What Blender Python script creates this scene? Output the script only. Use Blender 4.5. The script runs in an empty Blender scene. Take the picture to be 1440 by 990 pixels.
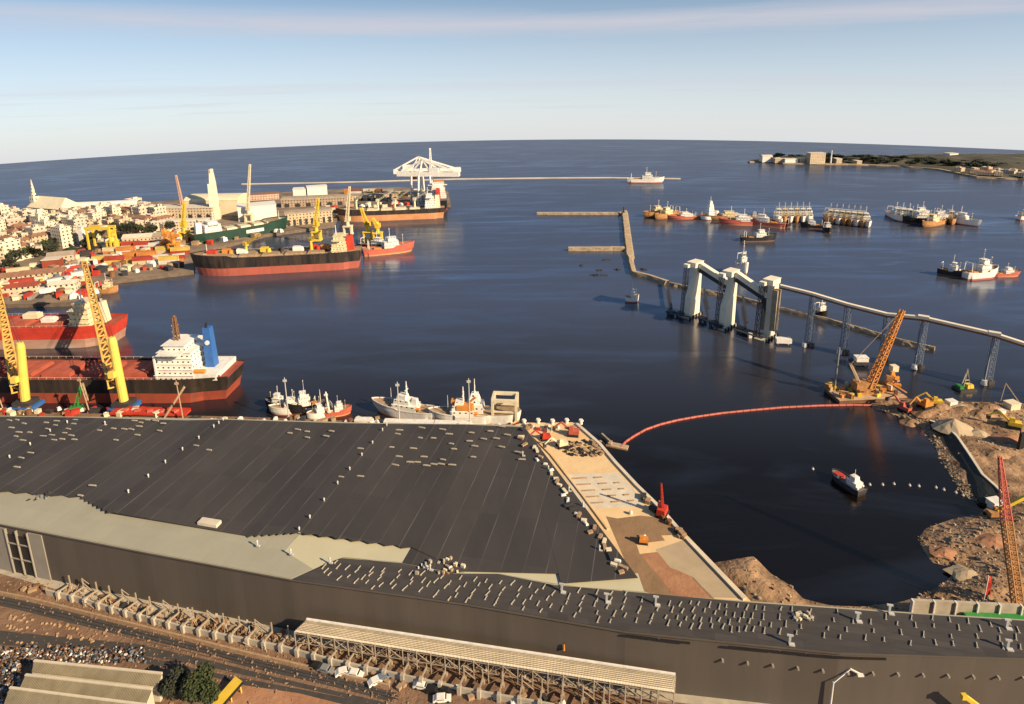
import bpy, bmesh, math, random
from math import sin, cos, pi, radians, sqrt, atan2, hypot
from mathutils import Vector, Matrix, noise

S = bpy.context.scene
C = S.collection
rnd = random.Random(11)

# ------------------------------------------------------------------ camera
CAM_H = 150.0
FPX = 900.0                      # focal length in photo pixels (1440 wide)
PITCH, ROLL = radians(14.0), radians(-0.7786)
Y0 = 332.8                       # row of the lens axis: the lens is shifted down, as a drone's cropped frame is
SEA_R = 33475.0                  # curvature that gives the bowed horizon
_F = Vector((0, cos(PITCH), -sin(PITCH)))
_r0, _u0 = Vector((1, 0, 0)), Vector((0, sin(PITCH), cos(PITCH)))
_RT = _r0 * cos(ROLL) + _u0 * sin(ROLL)
_UP = -_r0 * sin(ROLL) + _u0 * cos(ROLL)
cd = bpy.data.cameras.new('camera')
cam = bpy.data.objects.new('camera', cd)
C.objects.link(cam)
cd.sensor_width = 36
cd.lens = 36 * FPX / 1440
cd.shift_y = (Y0 - 495) / 1440
cd.clip_start, cd.clip_end = 1, 30000
mw = Matrix((_RT, _UP, -_F)).transposed().to_4x4()
mw.translation = (0, 0, CAM_H)
cam.matrix_world = mw
S.camera = cam

# ------------------------------------------------------------------ light
SUN_EL, SUN_DX, SUN_DY = radians(29), 0.84, -0.54
w = bpy.data.worlds.new('World'); S.world = w; w.use_nodes = True
nt = w.node_tree; N = nt.nodes; Lk = nt.links
N.clear()
out = N.new('ShaderNodeOutputWorld'); bg = N.new('ShaderNodeBackground')
sky = N.new('ShaderNodeTexSky'); sky.sky_type = 'NISHITA'; sky.sun_disc = False
sky.sun_elevation = SUN_EL
sky.sun_rotation = atan2(SUN_DX, SUN_DY)
sky.altitude = 150; sky.air_density = 1.0; sky.dust_density = 0.6; sky.ozone_density = 1.5
bg.inputs['Strength'].default_value = 0.125
tc = N.new('ShaderNodeTexCoord'); sp = N.new('ShaderNodeSeparateXYZ')
Lk.new(tc.outputs['Generated'], sp.inputs[0])
def wm(op, a, b=None, c=None, clamp=False):
    n = N.new('ShaderNodeMath'); n.operation = op; n.use_clamp = clamp
    for i, v in enumerate((a, b, c)):
        if v is None: continue
        if isinstance(v, (int, float)): n.inputs[i].default_value = v
        else: Lk.new(v, n.inputs[i])
    return n.outputs[0]
el = wm('ADD', sp.outputs[2], 0.0943)                     # height above the (dipped) sea horizon
zz = wm('MAXIMUM', wm('MULTIPLY', el, 1.75), 0.004)
cb = N.new('ShaderNodeCombineXYZ')
Lk.new(sp.outputs[0], cb.inputs[0]); Lk.new(sp.outputs[1], cb.inputs[1]); Lk.new(zz, cb.inputs[2])
Lk.new(cb.outputs[0], sky.inputs['Vector'])
# thin high cloud: long streaks lying along the horizon
az = wm('ARCTAN2', sp.outputs[0], sp.outputs[1])
cv = N.new('ShaderNodeCombineXYZ')
Lk.new(wm('MULTIPLY', az, 2.2), cv.inputs[0]); Lk.new(wm('MULTIPLY', el, 42), cv.inputs[1])
nz = N.new('ShaderNodeTexNoise'); nz.inputs['Scale'].default_value = 1.0; nz.inputs['Detail'].default_value = 7; nz.inputs['Roughness'].default_value = 0.6
nz.inputs['Distortion'].default_value = 0.35
Lk.new(cv.outputs[0], nz.inputs['Vector'])
def band(x, c, wd):
    return wm('SUBTRACT', 1.0, wm('MULTIPLY', wm('ABSOLUTE', wm('SUBTRACT', x, c)), 1.0 / wd), None, True)
wob = wm('MULTIPLY', wm('SUBTRACT', nz.outputs['Fac'], 0.5), 0.035)
elw = wm('ADD', el, wob)
b1 = band(elw, 0.172, 0.022)                              # the lavender band along the top of the picture
b2 = wm('MULTIPLY', band(elw, 0.083, 0.010), 0.35)
cv2 = N.new('ShaderNodeCombineXYZ')
Lk.new(wm('MULTIPLY', az, 3.5), cv2.inputs[0]); Lk.new(wm('MULTIPLY', el, 160), cv2.inputs[1])
nz2 = N.new('ShaderNodeTexNoise'); nz2.inputs['Scale'].default_value = 1.0; nz2.inputs['Detail'].default_value = 4
Lk.new(cv2.outputs[0], nz2.inputs['Vector'])
thin = wm('MULTIPLY', wm('MULTIPLY', wm('SUBTRACT', nz2.outputs['Fac'], 0.56), 6, None, True), band(el, 0.07, 0.05))
cl = wm('MULTIPLY', wm('ADD', wm('MULTIPLY', wm('MULTIPLY', b1, wm('MULTIPLY', wm('SUBTRACT', nz.outputs['Fac'], 0.22), 3.6, None, True)), 0.85), wm('MAXIMUM', b2, wm('MULTIPLY', thin, 0.75))), 0.85, None, True)
mxc = N.new('ShaderNodeMix'); mxc.data_type = 'RGBA'
wbn = N.new('ShaderNodeMix'); wbn.data_type = 'RGBA'; wbn.blend_type = 'MULTIPLY'; wbn.inputs['Factor'].default_value = 1
Lk.new(sky.outputs[0], wbn.inputs['A']); wbn.inputs['B'].default_value = (0.79, 0.82, 0.75, 1)      # the camera's warm white balance
Lk.new(cl, mxc.inputs['Factor'])
mxc.inputs['B'].default_value = (3.25, 3.1, 3.4, 1)
# pale low air near the horizon
hz = N.new('ShaderNodeMix'); hz.data_type = 'RGBA'
hfac = wm('MULTIPLY', wm('POWER', wm('SUBTRACT', 1.0, wm('MULTIPLY', el, 4.3), None, True), 1.0), 0.97)
Lk.new(hfac, hz.inputs['Factor']); Lk.new(wbn.outputs['Result'], hz.inputs['A'])
hz.inputs['B'].default_value = (3.62, 3.66, 3.78, 1)
Lk.new(hz.outputs['Result'], mxc.inputs['A']); Lk.new(mxc.outputs['Result'], bg.inputs['Color']); Lk.new(bg.outputs[0], out.inputs[0])

sl = bpy.data.lights.new('sun', 'SUN'); sl.energy = 5.0; sl.angle = radians(0.5); sl.color = (1.0, 0.76, 0.48)
so = bpy.data.objects.new('sun', sl); C.objects.link(so)
sd = Vector((SUN_DX * cos(SUN_EL), SUN_DY * cos(SUN_EL), sin(SUN_EL))).normalized()
so.rotation_euler = sd.to_track_quat('Z', 'Y').to_euler(); so.location = (300, -200, 400)
S.view_settings.view_transform = 'Standard'; S.view_settings.look = 'None'
S.view_settings.gamma = 1; S.view_settings.use_curve_mapping = False
S.view_settings.exposure = 0.7
S.render.engine = 'CYCLES'
S.cycles.max_bounces = 4; S.cycles.diffuse_bounces = 2; S.cycles.glossy_bounces = 2
S.cycles.use_denoising = True

# ------------------------------------------------------------------ placing
def sea(x, y): return -(x * x + y * y) / (2 * SEA_R)
def P(px, py, z=0.0):
    """Point of the world seen at photo pixel px, py that stands z above the sea there."""
    v = _F * FPX + _RT * (px - 720) + _UP * (Y0 - py)
    a = (v.x ** 2 + v.y ** 2) / (2 * SEA_R)
    b, c = v.z, CAM_H - z
    t = (-b - sqrt(max(b * b - 4 * a * c, 0))) / (2 * a)
    return Vector((v.x * t, v.y * t, CAM_H + v.z * t))
def height(B, py):
    lo, hi = 0.0, 250.0
    for _ in range(40):
        m = (lo + hi) / 2
        v = Vector(B) + Vector((0, 0, m - CAM_H))
        if Y0 - FPX * v.dot(_UP) / v.dot(_F) > py: lo = m
        else: hi = m
    return lo
def scr(p):
    v = Vector(p) - Vector((0, 0, CAM_H))
    return 720 + FPX * v.dot(_RT) / v.dot(_F), Y0 - FPX * v.dot(_UP) / v.dot(_F)
def inside(x, y, poly):
    r = False; j = len(poly) - 1
    for i in range(len(poly)):
        if (poly[i][1] > y) != (poly[j][1] > y) and x < (poly[j][0] - poly[i][0]) * (y - poly[i][1]) / (poly[j][1] - poly[i][1]) + poly[i][0]: r = not r
        j = i
    return r
def dist_poly(x, y, poly):
    best = 1e9
    for i in range(len(poly)):
        ax, ay = poly[i - 1][0], poly[i - 1][1]; bx, by = poly[i][0], poly[i][1]
        dx, dy = bx - ax, by - ay
        t = max(0, min(1, ((x - ax) * dx + (y - ay) * dy) / (dx * dx + dy * dy + 1e-9)))
        best = min(best, hypot(x - ax - t * dx, y - ay - t * dy))
    return best

# ------------------------------------------------------------------ materials
def mat(name, col, rough=0.75, var=0.22, scale=0.25, col2=None, bump=0.0, metal=0.0, detail=6, stretch=(1, 1, 1), bscale=None, spec=0.35, contrast=2.2):
    m = bpy.data.materials.new(name); m.use_nodes = True
    t = m.node_tree; n = t.nodes; l = t.links
    p = n['Principled BSDF']
    p.inputs['Roughness'].default_value = rough; p.inputs['Metallic'].default_value = metal
    p.inputs['Specular IOR Level'].default_value = spec
    tcn = n.new('ShaderNodeTexCoord'); mp = n.new('ShaderNodeMapping'); mp.inputs['Scale'].default_value = stretch
    l.new(tcn.outputs['Object'], mp.inputs[0])
    nn = n.new('ShaderNodeTexNoise'); nn.inputs['Scale'].default_value = scale; nn.inputs['Detail'].default_value = detail; nn.inputs['Roughness'].default_value = 0.62
    l.new(mp.outputs[0], nn.inputs['Vector'])
    ct = n.new('ShaderNodeMapRange'); ct.inputs['From Min'].default_value = 0.5 - 0.5 / contrast; ct.inputs['From Max'].default_value = 0.5 + 0.5 / contrast
    l.new(nn.outputs['Fac'], ct.inputs['Value'])
    mx = n.new('ShaderNodeMix'); mx.data_type = 'RGBA'
    l.new(ct.outputs[0], mx.inputs['Factor'])
    if col2 is None:
        col2 = tuple(min(1, c * (1 + var * 0.6)) for c in col); col = tuple(c * (1 - var) for c in col)
    mx.inputs['A'].default_value = (*col, 1); mx.inputs['B'].default_value = (*col2, 1)
    l.new(mx.outputs['Result'], p.inputs['Base Color'])
    if bump:
        bn = n.new('ShaderNodeBump'); bn.inputs['Strength'].default_value = 1; bn.inputs['Distance'].default_value = bump
        b2_ = n.new('ShaderNodeTexNoise'); b2_.inputs['Scale'].default_value = bscale or scale * 4; b2_.inputs['Detail'].default_value = 5
        l.new(mp.outputs[0], b2_.inputs['Vector'])
        l.new(b2_.outputs['Fac'], bn.inputs['Height']); l.new(bn.outputs[0], p.inputs['Normal'])
    return m
def nodes_of(m):
    return m.node_tree.nodes, m.node_tree.links, m.node_tree.nodes['Principled BSDF']
def mth(n, l, op, a, b=None, clamp=False):
    x = n.new('ShaderNodeMath'); x.operation = op; x.use_clamp = clamp
    for i, v in enumerate((a, b)):
        if v is None: continue
        if isinstance(v, (int, float)): x.inputs[i].default_value = v
        else: l.new(v, x.inputs[i])
    return x.outputs[0]
def windowed(name, wall, glass=(0.03, 0.035, 0.04), px=3.2, pz=3.2, wx=0.4, wz=0.45, rough=0.85):
    """Plaster wall with a grid of window openings, one per bay and storey."""
    m = mat(name, wall, rough, 0.25, 0.12)
    n, l, p = nodes_of(m)
    src = p.inputs['Base Color'].links[0].from_socket
    tcn = n.new('ShaderNodeTexCoord'); s = n.new('ShaderNodeSeparateXYZ'); l.new(tcn.outputs['Object'], s.inputs[0])
    u = mth(n, l, 'FRACT', mth(n, l, 'DIVIDE', mth(n, l, 'ADD', s.outputs[0], s.outputs[1]), px))
    v = mth(n, l, 'FRACT', mth(n, l, 'DIVIDE', s.outputs[2], pz))
    a = mth(n, l, 'LESS_THAN', mth(n, l, 'ABSOLUTE', mth(n, l, 'SUBTRACT', u, 0.5)), wx / 2)
    b = mth(n, l, 'LESS_THAN', mth(n, l, 'ABSOLUTE', mth(n, l, 'SUBTRACT', v, 0.55)), wz / 2)
    g = n.new('ShaderNodeNewGeometry'); gs = n.new('ShaderNodeSeparateXYZ'); l.new(g.outputs['True Normal'], gs.inputs[0])
    c = mth(n, l, 'LESS_THAN', mth(n, l, 'ABSOLUTE', gs.outputs[2]), 0.3)
    f = mth(n, l, 'MULTIPLY', mth(n, l, 'MULTIPLY', a, b), c)
    mx = n.new('ShaderNodeMix'); mx.data_type = 'RGBA'
    l.new(f, mx.inputs['Factor']); l.new(src, mx.inputs['A']); mx.inputs['B'].default_value = (*glass, 1)
    l.new(mx.outputs['Result'], p.inputs['Base Color'])
    return m
def corrugated(m, axis=0, pitch=1.0, depth=0.08, dark=0.25):
    n, l, p = nodes_of(m)
    tcn = n.new('ShaderNodeTexCoord'); s = n.new('ShaderNodeSeparateXYZ'); l.new(tcn.outputs['Object'], s.inputs[0])
    wv = mth(n, l, 'SINE', mth(n, l, 'MULTIPLY', s.outputs[axis], 2 * pi / pitch))
    b = n.new('ShaderNodeBump'); b.inputs['Distance'].default_value = depth
    l.new(wv, b.inputs['Height']); l.new(b.outputs[0], p.inputs['Normal'])
    return m
MT = {}
def flat(name, col, rough=0.6, **k):
    MT[name] = mat(name, col, rough, **k); return MT[name]
flat('white_paint', (0.76, 0.74, 0.69), 0.5, var=0.22, scale=0.5)
flat('cream_paint', (0.70, 0.62, 0.44), 0.6, var=0.15)
flat('yellow_paint', (0.75, 0.52, 0.06), 0.5, var=0.2)
flat('orange_paint', (0.62, 0.25, 0.05), 0.55, var=0.25)
flat('rust_orange', (0.42, 0.21, 0.08), 0.7, var=0.4, scale=0.6)
flat('red_paint', (0.50, 0.05, 0.03), 0.55, var=0.25)
flat('red_oxide', (0.36, 0.065, 0.035), 0.7, col2=(0.21, 0.06, 0.04), scale=0.3, stretch=(1, 1, .2), contrast=3)
flat('red_deck', (0.30, 0.07, 0.045), 0.8, var=0.3, scale=0.2)
flat('boot_red', (0.44, 0.11, 0.08), 0.65, col2=(0.33, 0.10, 0.07), scale=0.3, stretch=(1, 1, .2), contrast=3)
flat('boot_orange', (0.60, 0.28, 0.13), 0.65, var=0.3, scale=0.1)
flat('black_paint', (0.018, 0.018, 0.020), 0.5, var=0.3)
flat('hull_black', (0.016, 0.016, 0.018), 0.55, col2=(0.060, 0.042, 0.032), scale=0.3, stretch=(1, 1, .12), contrast=3.5)
flat('dark_steel', (0.045, 0.045, 0.05), 0.6, var=0.3)
flat('grey_steel', (0.22, 0.23, 0.24), 0.55, var=0.25)
flat('pale_steel', (0.50, 0.50, 0.48), 0.5, var=0.2)
flat('blue_grey_steel', (0.15, 0.19, 0.26), 0.6, var=0.2)
flat('blue_paint', (0.04, 0.14, 0.42), 0.5, var=0.15)
flat('green_paint', (0.012, 0.048, 0.034), 0.6, var=0.3)
flat('bright_green', (0.04, 0.25, 0.06), 0.6, var=0.3)
flat('brown_paint', (0.20, 0.10, 0.05), 0.7, var=0.35)
flat('tan_steel', (0.45, 0.33, 0.22), 0.7, var=0.3)
flat('pink_red', (0.50, 0.12, 0.085), 0.6, var=0.25)
flat('boom_pink', (0.46, 0.12, 0.09), 0.6, var=0.2, scale=0.15)
flat('glass_dark', (0.02, 0.025, 0.03), 0.15, var=0.1, spec=0.6)
flat('rubber', (0.02, 0.02, 0.02), 0.9)
flat('skin', (0.45, 0.28, 0.2), 0.6)
flat('concrete', (0.42, 0.38, 0.31), 0.9, var=0.25, scale=0.3)
flat('concrete_light', (0.62, 0.56, 0.45), 0.85, var=0.2, scale=0.2)
flat('timber', (0.38, 0.26, 0.16), 0.85, var=0.35, scale=0.8)
flat('old_stone', (0.30, 0.25, 0.18), 0.9, var=0.4, scale=0.4)
flat('pipe_tan', (0.40, 0.30, 0.2), 0.7)

# ------------------------------------------------------------------ mesh helper
class M:
    def __init__(s): s.v = []; s.f = []; s.mi = []
    def add(s, vs, fs, mi=0):
        o = len(s.v); s.v += [tuple(p) for p in vs]
        s.f += [tuple(i + o for i in f) for f in fs]; s.mi += [mi] * len(fs); return s
    def box(s, x, y, z, sx, sy, sz, rz=0, mi=0, top=1.0):
        """Box centred on x, y with its underside at z."""
        vs = []
        for k, q in ((0, 1.0), (1, top)):
            for ax, ay in ((-1, -1), (1, -1), (1, 1), (-1, 1)):
                a, b = ax * sx / 2 * q, ay * sy / 2 * q
                vs.append((x + a * cos(rz) - b * sin(rz), y + a * sin(rz) + b * cos(rz), z + k * sz))
        return s.add(vs, [(3, 2, 1, 0), (4, 5, 6, 7), (0, 1, 5, 4), (1, 2, 6, 5), (2, 3, 7, 6), (3, 0, 4, 7)], mi)
    def cyl(s, p, q, r, r2=None, n=8, mi=0):
        p, q = Vector(p), Vector(q); r2 = r if r2 is None else r2
        d = (q - p).normalized(); a = d.orthogonal().normalized(); b = d.cross(a)
        vs = []
        for c, rr in ((p, r), (q, r2)):
            for i in range(n):
                t = 2 * pi * i / n + pi / n
                vs.append(c + a * rr * cos(t) + b * rr * sin(t))
        fs = [(i, (i + 1) % n, n + (i + 1) % n, n + i) for i in range(n)]
        fs += [tuple(range(n - 1, -1, -1)), tuple(range(n, 2 * n))]
        return s.add(vs, fs, mi)
    def bar(s, p, q, wd, hd=None, mi=0):
        p, q = Vector(p), Vector(q); hd = hd or wd
        d = (q - p).normalized()
        sd_ = d.cross(Vector((0, 0, 1)))
        sd_ = sd_.normalized() if sd_.length > 1e-3 else Vector((1, 0, 0))
        u = sd_.cross(d)
        vs = [c + sd_ * a * wd / 2 + u * b * hd / 2 for c in (p, q) for a, b in ((-1, -1), (1, -1), (1, 1), (-1, 1))]
        return s.add(vs, [(3, 2, 1, 0), (4, 5, 6, 7), (0, 1, 5, 4), (1, 2, 6, 5), (2, 3, 7, 6), (3, 0, 4, 7)], mi)
    def prism(s, pts, z0, z1, mi=0, side=None):
        n = len(pts)
        a = sum(pts[i - 1][0] * pts[i][1] - pts[i][0] * pts[i - 1][1] for i in range(n))
        if a < 0: pts = list(pts)[::-1]
        g = lambda z, p: z(p[0], p[1]) if callable(z) else z
        vs = [(p[0], p[1], g(z0, p)) for p in pts] + [(p[0], p[1], g(z1, p)) for p in pts]
        s.add(vs, [tuple(range(n, 2 * n))], mi)
        o = len(s.v) - 2 * n
        for i in range(n):
            j = (i + 1) % n; s.f.append((o + i, o + j, o + n + j, o + n + i)); s.mi.append(mi if side is None else side)
        s.f.append(tuple(o + i for i in range(n - 1, -1, -1))); s.mi.append(mi)
        return s
    def lattice(s, p, q, w0, w1=None, n=8, r=0.15, mi=0):
        """Square lattice mast or boom: four chords, ring bars and diagonals."""
        p, q = Vector(p), Vector(q); w1 = w0 if w1 is None else w1
        d = (q - p).normalized(); a = d.cross(Vector((0, 0, 1)))
        a = a.normalized() if a.length > 0.05 else Vector((1, 0, 0)); b = d.cross(a)
        def ring(t):
            c = p.lerp(q, t); k = (w0 + (w1 - w0) * t) / 2
            return [c + a * k * x + b * k * y for x, y in ((-1, -1), (1, -1), (1, 1), (-1, 1))]
        rs = [ring(i / n) for i in range(n + 1)]
        for i in range(4): s.bar(rs[0][i], rs[-1][i], r * 2, mi=mi)
        for k in range(n):
            for i in range(4):
                j = (i + 1) % 4
                s.bar(rs[k][i], rs[k][j], r * 1.2, mi=mi)
                s.bar(rs[k][i], rs[k + 1][j], r * 1.2, mi=mi)
        return s
    def ball(s, c, r, n=8, sz=1.0, mi=0):
        vs = [(c[0], c[1], c[2] - r * sz)]
        for i in range(1, n // 2):
            t = pi * i / (n // 2)
            for j in range(n):
                vs.append((c[0] + r * sin(t) * cos(2 * pi * j / n), c[1] + r * sin(t) * sin(2 * pi * j / n), c[2] - r * sz * cos(t)))
        vs.append((c[0], c[1], c[2] + r * sz)); fs = []
        k = n // 2 - 1
        for j in range(n):
            fs.append((0, 1 + (j + 1) % n, 1 + j)); fs.append((len(vs) - 1, 1 + (k - 1) * n + j, 1 + (k - 1) * n + (j + 1) % n))
            for i in range(k - 1): fs.append((1 + i * n + j, 1 + i * n + (j + 1) % n, 1 + (i + 1) * n + (j + 1) % n, 1 + (i + 1) * n + j))
        return s.add(vs, fs, mi)
    def build(s, name, mats, parent=None, smooth=False):
        me = bpy.data.meshes.new(name)
        me.from_pydata(s.v, [], s.f)
        if not isinstance(mats, (list, tuple)): mats = [mats]
        for m in mats: me.materials.append(MT[m] if isinstance(m, str) else m)
        if len(mats) > 1: me.polygons.foreach_set('material_index', s.mi)
        if smooth: me.polygons.foreach_set('use_smooth', [True] * len(me.polygons))
        me.update()
        o = bpy.data.objects.new(name, me); C.objects.link(o)
        if parent: o.parent = parent
        return o
def thing(name, label, cat, loc=(0, 0, 0), rz=0.0, group=None):
    o = bpy.data.objects.new(name, None); C.objects.link(o)
    o.location = loc; o.rotation_euler = (0, 0, rz); o.empty_display_size = 1
    return tag(o, label, cat, group)
def tag(o, label=None, cat=None, group=None, kind=None):
    if label: o['label'] = label
    if cat: o['category'] = cat
    if group: o['group'] = group
    if kind: o['kind'] = kind
    return o
def struct(o): o['kind'] = 'structure'; return o
KIDS = {}
def kids(o):
    if o.name not in KIDS: KIDS[o.name] = list(o.children)
    return KIDS[o.name]
def dup(src, loc=None, rz=None, label=None, group=None, scale=None, parent=None):
    c = src.copy(); C.objects.link(c)
    if parent is not None: c.parent = parent
    if loc is not None: c.location = loc
    if rz is not None: c.rotation_euler = (0, 0, rz)
    if label: c['label'] = label
    if group: c['group'] = group
    if scale: c.scale = scale if isinstance(scale, tuple) else (scale,) * 3
    for k in kids(src): dup(k, parent=c)
    return c
_used = set()
def place(proto, loc, rz, label=None, group=None, scale=None):
    """The first call moves the prototype itself, later calls copy it."""
    if proto.name in _used: return dup(proto, loc, rz, label, group, scale)
    _used.add(proto.name); kids(proto)
    for k in kids(proto): kids(k)
    proto.location = loc; proto.rotation_euler = (0, 0, rz)
    if label: proto['label'] = label
    if group: proto['group'] = group
    if scale: proto.scale = scale if isinstance(scale, tuple) else (scale,) * 3
    return proto
def wb(m, name, mats, parent=None, smooth=False):
    """Build from world coordinates under an unrotated parent."""
    if parent is not None:
        l = parent.location; m.v = [(x - l.x, y - l.y, z - l.z) for x, y, z in m.v]
        return m.build(name, mats, parent, smooth)
    # free-standing: give it an origin at its own base
    xs = [p[0] for p in m.v]; ys = [p[1] for p in m.v]; zs = [p[2] for p in m.v]
    c = ((min(xs) + max(xs)) / 2, (min(ys) + max(ys)) / 2, min(zs))
    m.v = [(x - c[0], y - c[1], z - c[2]) for x, y, z in m.v]
    o = m.build(name, mats, None, smooth); o.location = c
    return o
# ================================================================== SEA
def build_sea():
    m = M(); rings = [0]; r = 30
    while r < 9000: rings.append(r); r += max(25, r * 0.05)
    n = 300
    vs = [(0, 0, 0)]; fs = []
    for r in rings[1:]:
        for i in range(n):
            x, y = r * cos(2 * pi * i / n), r * sin(2 * pi * i / n); vs.append((x, y, sea(x, y)))
    for i in range(n): fs.append((0, 1 + i, 1 + (i + 1) % n))
    for k in range(len(rings) - 2):
        for i in range(n):
            a = 1 + k * n; fs.append((a + i, a + n + i, a + n + (i + 1) % n, a + (i + 1) % n))
    m.add(vs, fs)
    wt = bpy.data.materials.new('sea_water'); wt.use_nodes = True
    t = wt.node_tree; n_ = t.nodes; l = t.links; n_.clear()
    o = n_.new('ShaderNodeOutputMaterial'); df = n_.new('ShaderNodeBsdfDiffuse'); gl = n_.new('ShaderNodeBsdfGlossy'); mx = n_.new('ShaderNodeMixShader')
    tcn = n_.new('ShaderNodeTexCoord'); mp = n_.new('ShaderNodeMapping'); mp.inputs['Scale'].default_value = (0.45, 1.9, 1)
    mp.inputs['Rotation'].default_value = (0, 0, radians(-8))
    l.new(tcn.outputs['Object'], mp.inputs[0])
    def nse(sc, det, rough=0.55, dist=0.0, vec=None):
        q = n_.new('ShaderNodeTexNoise'); q.inputs['Scale'].default_value = sc; q.inputs['Detail'].default_value = det
        q.inputs['Roughness'].default_value = rough; q.inputs['Distortion'].default_value = dist
        l.new(vec or mp.outputs[0], q.inputs['Vector']); return q.outputs['Fac']
    # slicks: broad soft streaks, rippled and calm water
    sl_ = nse(0.011, 4, 0.55, 1.6)
    s2 = nse(0.03, 4, 0.6, 0.8)
    patch = mth(n_, l, 'MULTIPLY', mth(n_, l, 'SUBTRACT', mth(n_, l, 'ADD', mth(n_, l, 'MULTIPLY', sl_, 0.7), mth(n_, l, 'MULTIPLY', s2, 0.3)), 0.49), 8, True)
    lw = n_.new('ShaderNodeFresnel'); lw.inputs['IOR'].default_value = 1.33
    fr = lw.outputs[0]
    fac = mth(n_, l, 'MULTIPLY', fr, mth(n_, l, 'ADD', 1.5, mth(n_, l, 'MULTIPLY', patch, 1.5)))
    fac = mth(n_, l, 'ADD', 0.008, fac)
    fac = mth(n_, l, 'MINIMUM', fac, mth(n_, l, 'ADD', 0.20, mth(n_, l, 'MULTIPLY', patch, 0.12)))   # wave slopes keep far water from mirroring the horizon
    cr = n_.new('ShaderNodeMix'); cr.data_type = 'RGBA'
    # silty brown-black water inshore, blue offshore (Object coordinates: distance from the quay)
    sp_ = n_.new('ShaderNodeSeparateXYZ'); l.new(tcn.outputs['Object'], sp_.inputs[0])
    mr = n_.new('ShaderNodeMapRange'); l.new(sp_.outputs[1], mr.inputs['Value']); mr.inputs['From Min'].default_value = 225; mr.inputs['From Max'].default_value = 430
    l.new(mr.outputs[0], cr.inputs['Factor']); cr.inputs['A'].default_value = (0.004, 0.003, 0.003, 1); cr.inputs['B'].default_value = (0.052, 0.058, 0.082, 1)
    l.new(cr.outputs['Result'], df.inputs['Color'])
    gm = n_.new('ShaderNodeMix'); gm.data_type = 'RGBA'; l.new(mr.outputs[0], gm.inputs['Factor']); gm.inputs['A'].default_value = (1.0, 0.80, 0.70, 1); gm.inputs['B'].default_value = (0.76, 0.84, 1.0, 1); l.new(gm.outputs['Result'], gl.inputs['Color']); gl.inputs['Roughness'].default_value = 0.16
    bn = n_.new('ShaderNodeBump'); bn.inputs['Distance'].default_value = 0.12; bn.inputs['Strength'].default_value = 0.8
    l.new(nse(0.35, 4, 0.6, 0.4), bn.inputs['Height']); l.new(bn.outputs[0], gl.inputs['Normal'])
    mp2 = n_.new('ShaderNodeMapping'); mp2.inputs['Scale'].default_value = (0.28, 2.6, 1); mp2.inputs['Rotation'].default_value = (0, 0, radians(6))
    l.new(tcn.outputs['Object'], mp2.inputs[0])
    q1 = nse(0.013, 5, 0.62, 2.2, mp2.outputs[0]); q2 = nse(0.0042, 2, 0.5, 0.5, tcn.outputs['Object'])
    streak = mth(n_, l, 'MULTIPLY', mth(n_, l, 'MULTIPLY', mth(n_, l, 'SUBTRACT', q1, 0.50), 6, True), mth(n_, l, 'MULTIPLY', mth(n_, l, 'SUBTRACT', q2, 0.42), 5, True))
    mr2 = n_.new('ShaderNodeMapRange'); l.new(sp_.outputs[1], mr2.inputs['Value']); mr2.inputs['From Min'].default_value = 300; mr2.inputs['From Max'].default_value = 480
    mr3 = n_.new('ShaderNodeMapRange'); l.new(sp_.outputs[1], mr3.inputs['Value']); mr3.inputs['From Min'].default_value = 1100; mr3.inputs['From Max'].default_value = 800
    streak = mth(n_, l, 'MULTIPLY', mth(n_, l, 'MULTIPLY', streak, mr2.outputs[0]), mr3.outputs[0])
    fac = mth(n_, l, 'ADD', mth(n_, l, 'ADD', fac, mth(n_, l, 'MULTIPLY', streak, 0.34)), mth(n_, l, 'MULTIPLY', mr.outputs[0], 0.045))
    l.new(fac, mx.inputs[0]); l.new(df.outputs[0], mx.inputs[1]); l.new(gl.outputs[0], mx.inputs[2]); l.new(mx.outputs[0], o.inputs[0])
    MT['sea_water'] = wt
    struct(m.build('sea', wt, None, True))
build_sea()

# ================================================================== LAND
flat('port_ground', (0.10, 0.08, 0.065), 0.95, col2=(0.32, 0.24, 0.17), scale=0.05)
flat('quay_face', (0.16, 0.12, 0.09), 0.9, var=0.4, scale=0.3)
flat('yard_dirt', (0.12, 0.070, 0.045), 0.95, col2=(0.27, 0.165, 0.105), scale=0.09, bump=0.4, bscale=0.7)
flat('earth', (0.10, 0.058, 0.034), 0.95, col2=(0.44, 0.28, 0.16), scale=0.10, bump=0.9, bscale=0.45, detail=9, contrast=3)
flat('sand', (0.60, 0.42, 0.22), 0.95, col2=(0.74, 0.56, 0.33), scale=0.06, bump=0.15)
flat('wet_sand', (0.20, 0.13, 0.075), 0.95, col2=(0.30, 0.19, 0.11), scale=0.1, bump=0.2)
flat('slab', (0.34, 0.27, 0.18), 0.9, col2=(0.46, 0.37, 0.25), scale=0.12)
flat('red_soil', (0.28, 0.13, 0.075), 0.95, col2=(0.42, 0.23, 0.13), scale=0.15, bump=0.2)
flat('asphalt', (0.06, 0.055, 0.052), 0.92, var=0.3, scale=0.3)

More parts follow.
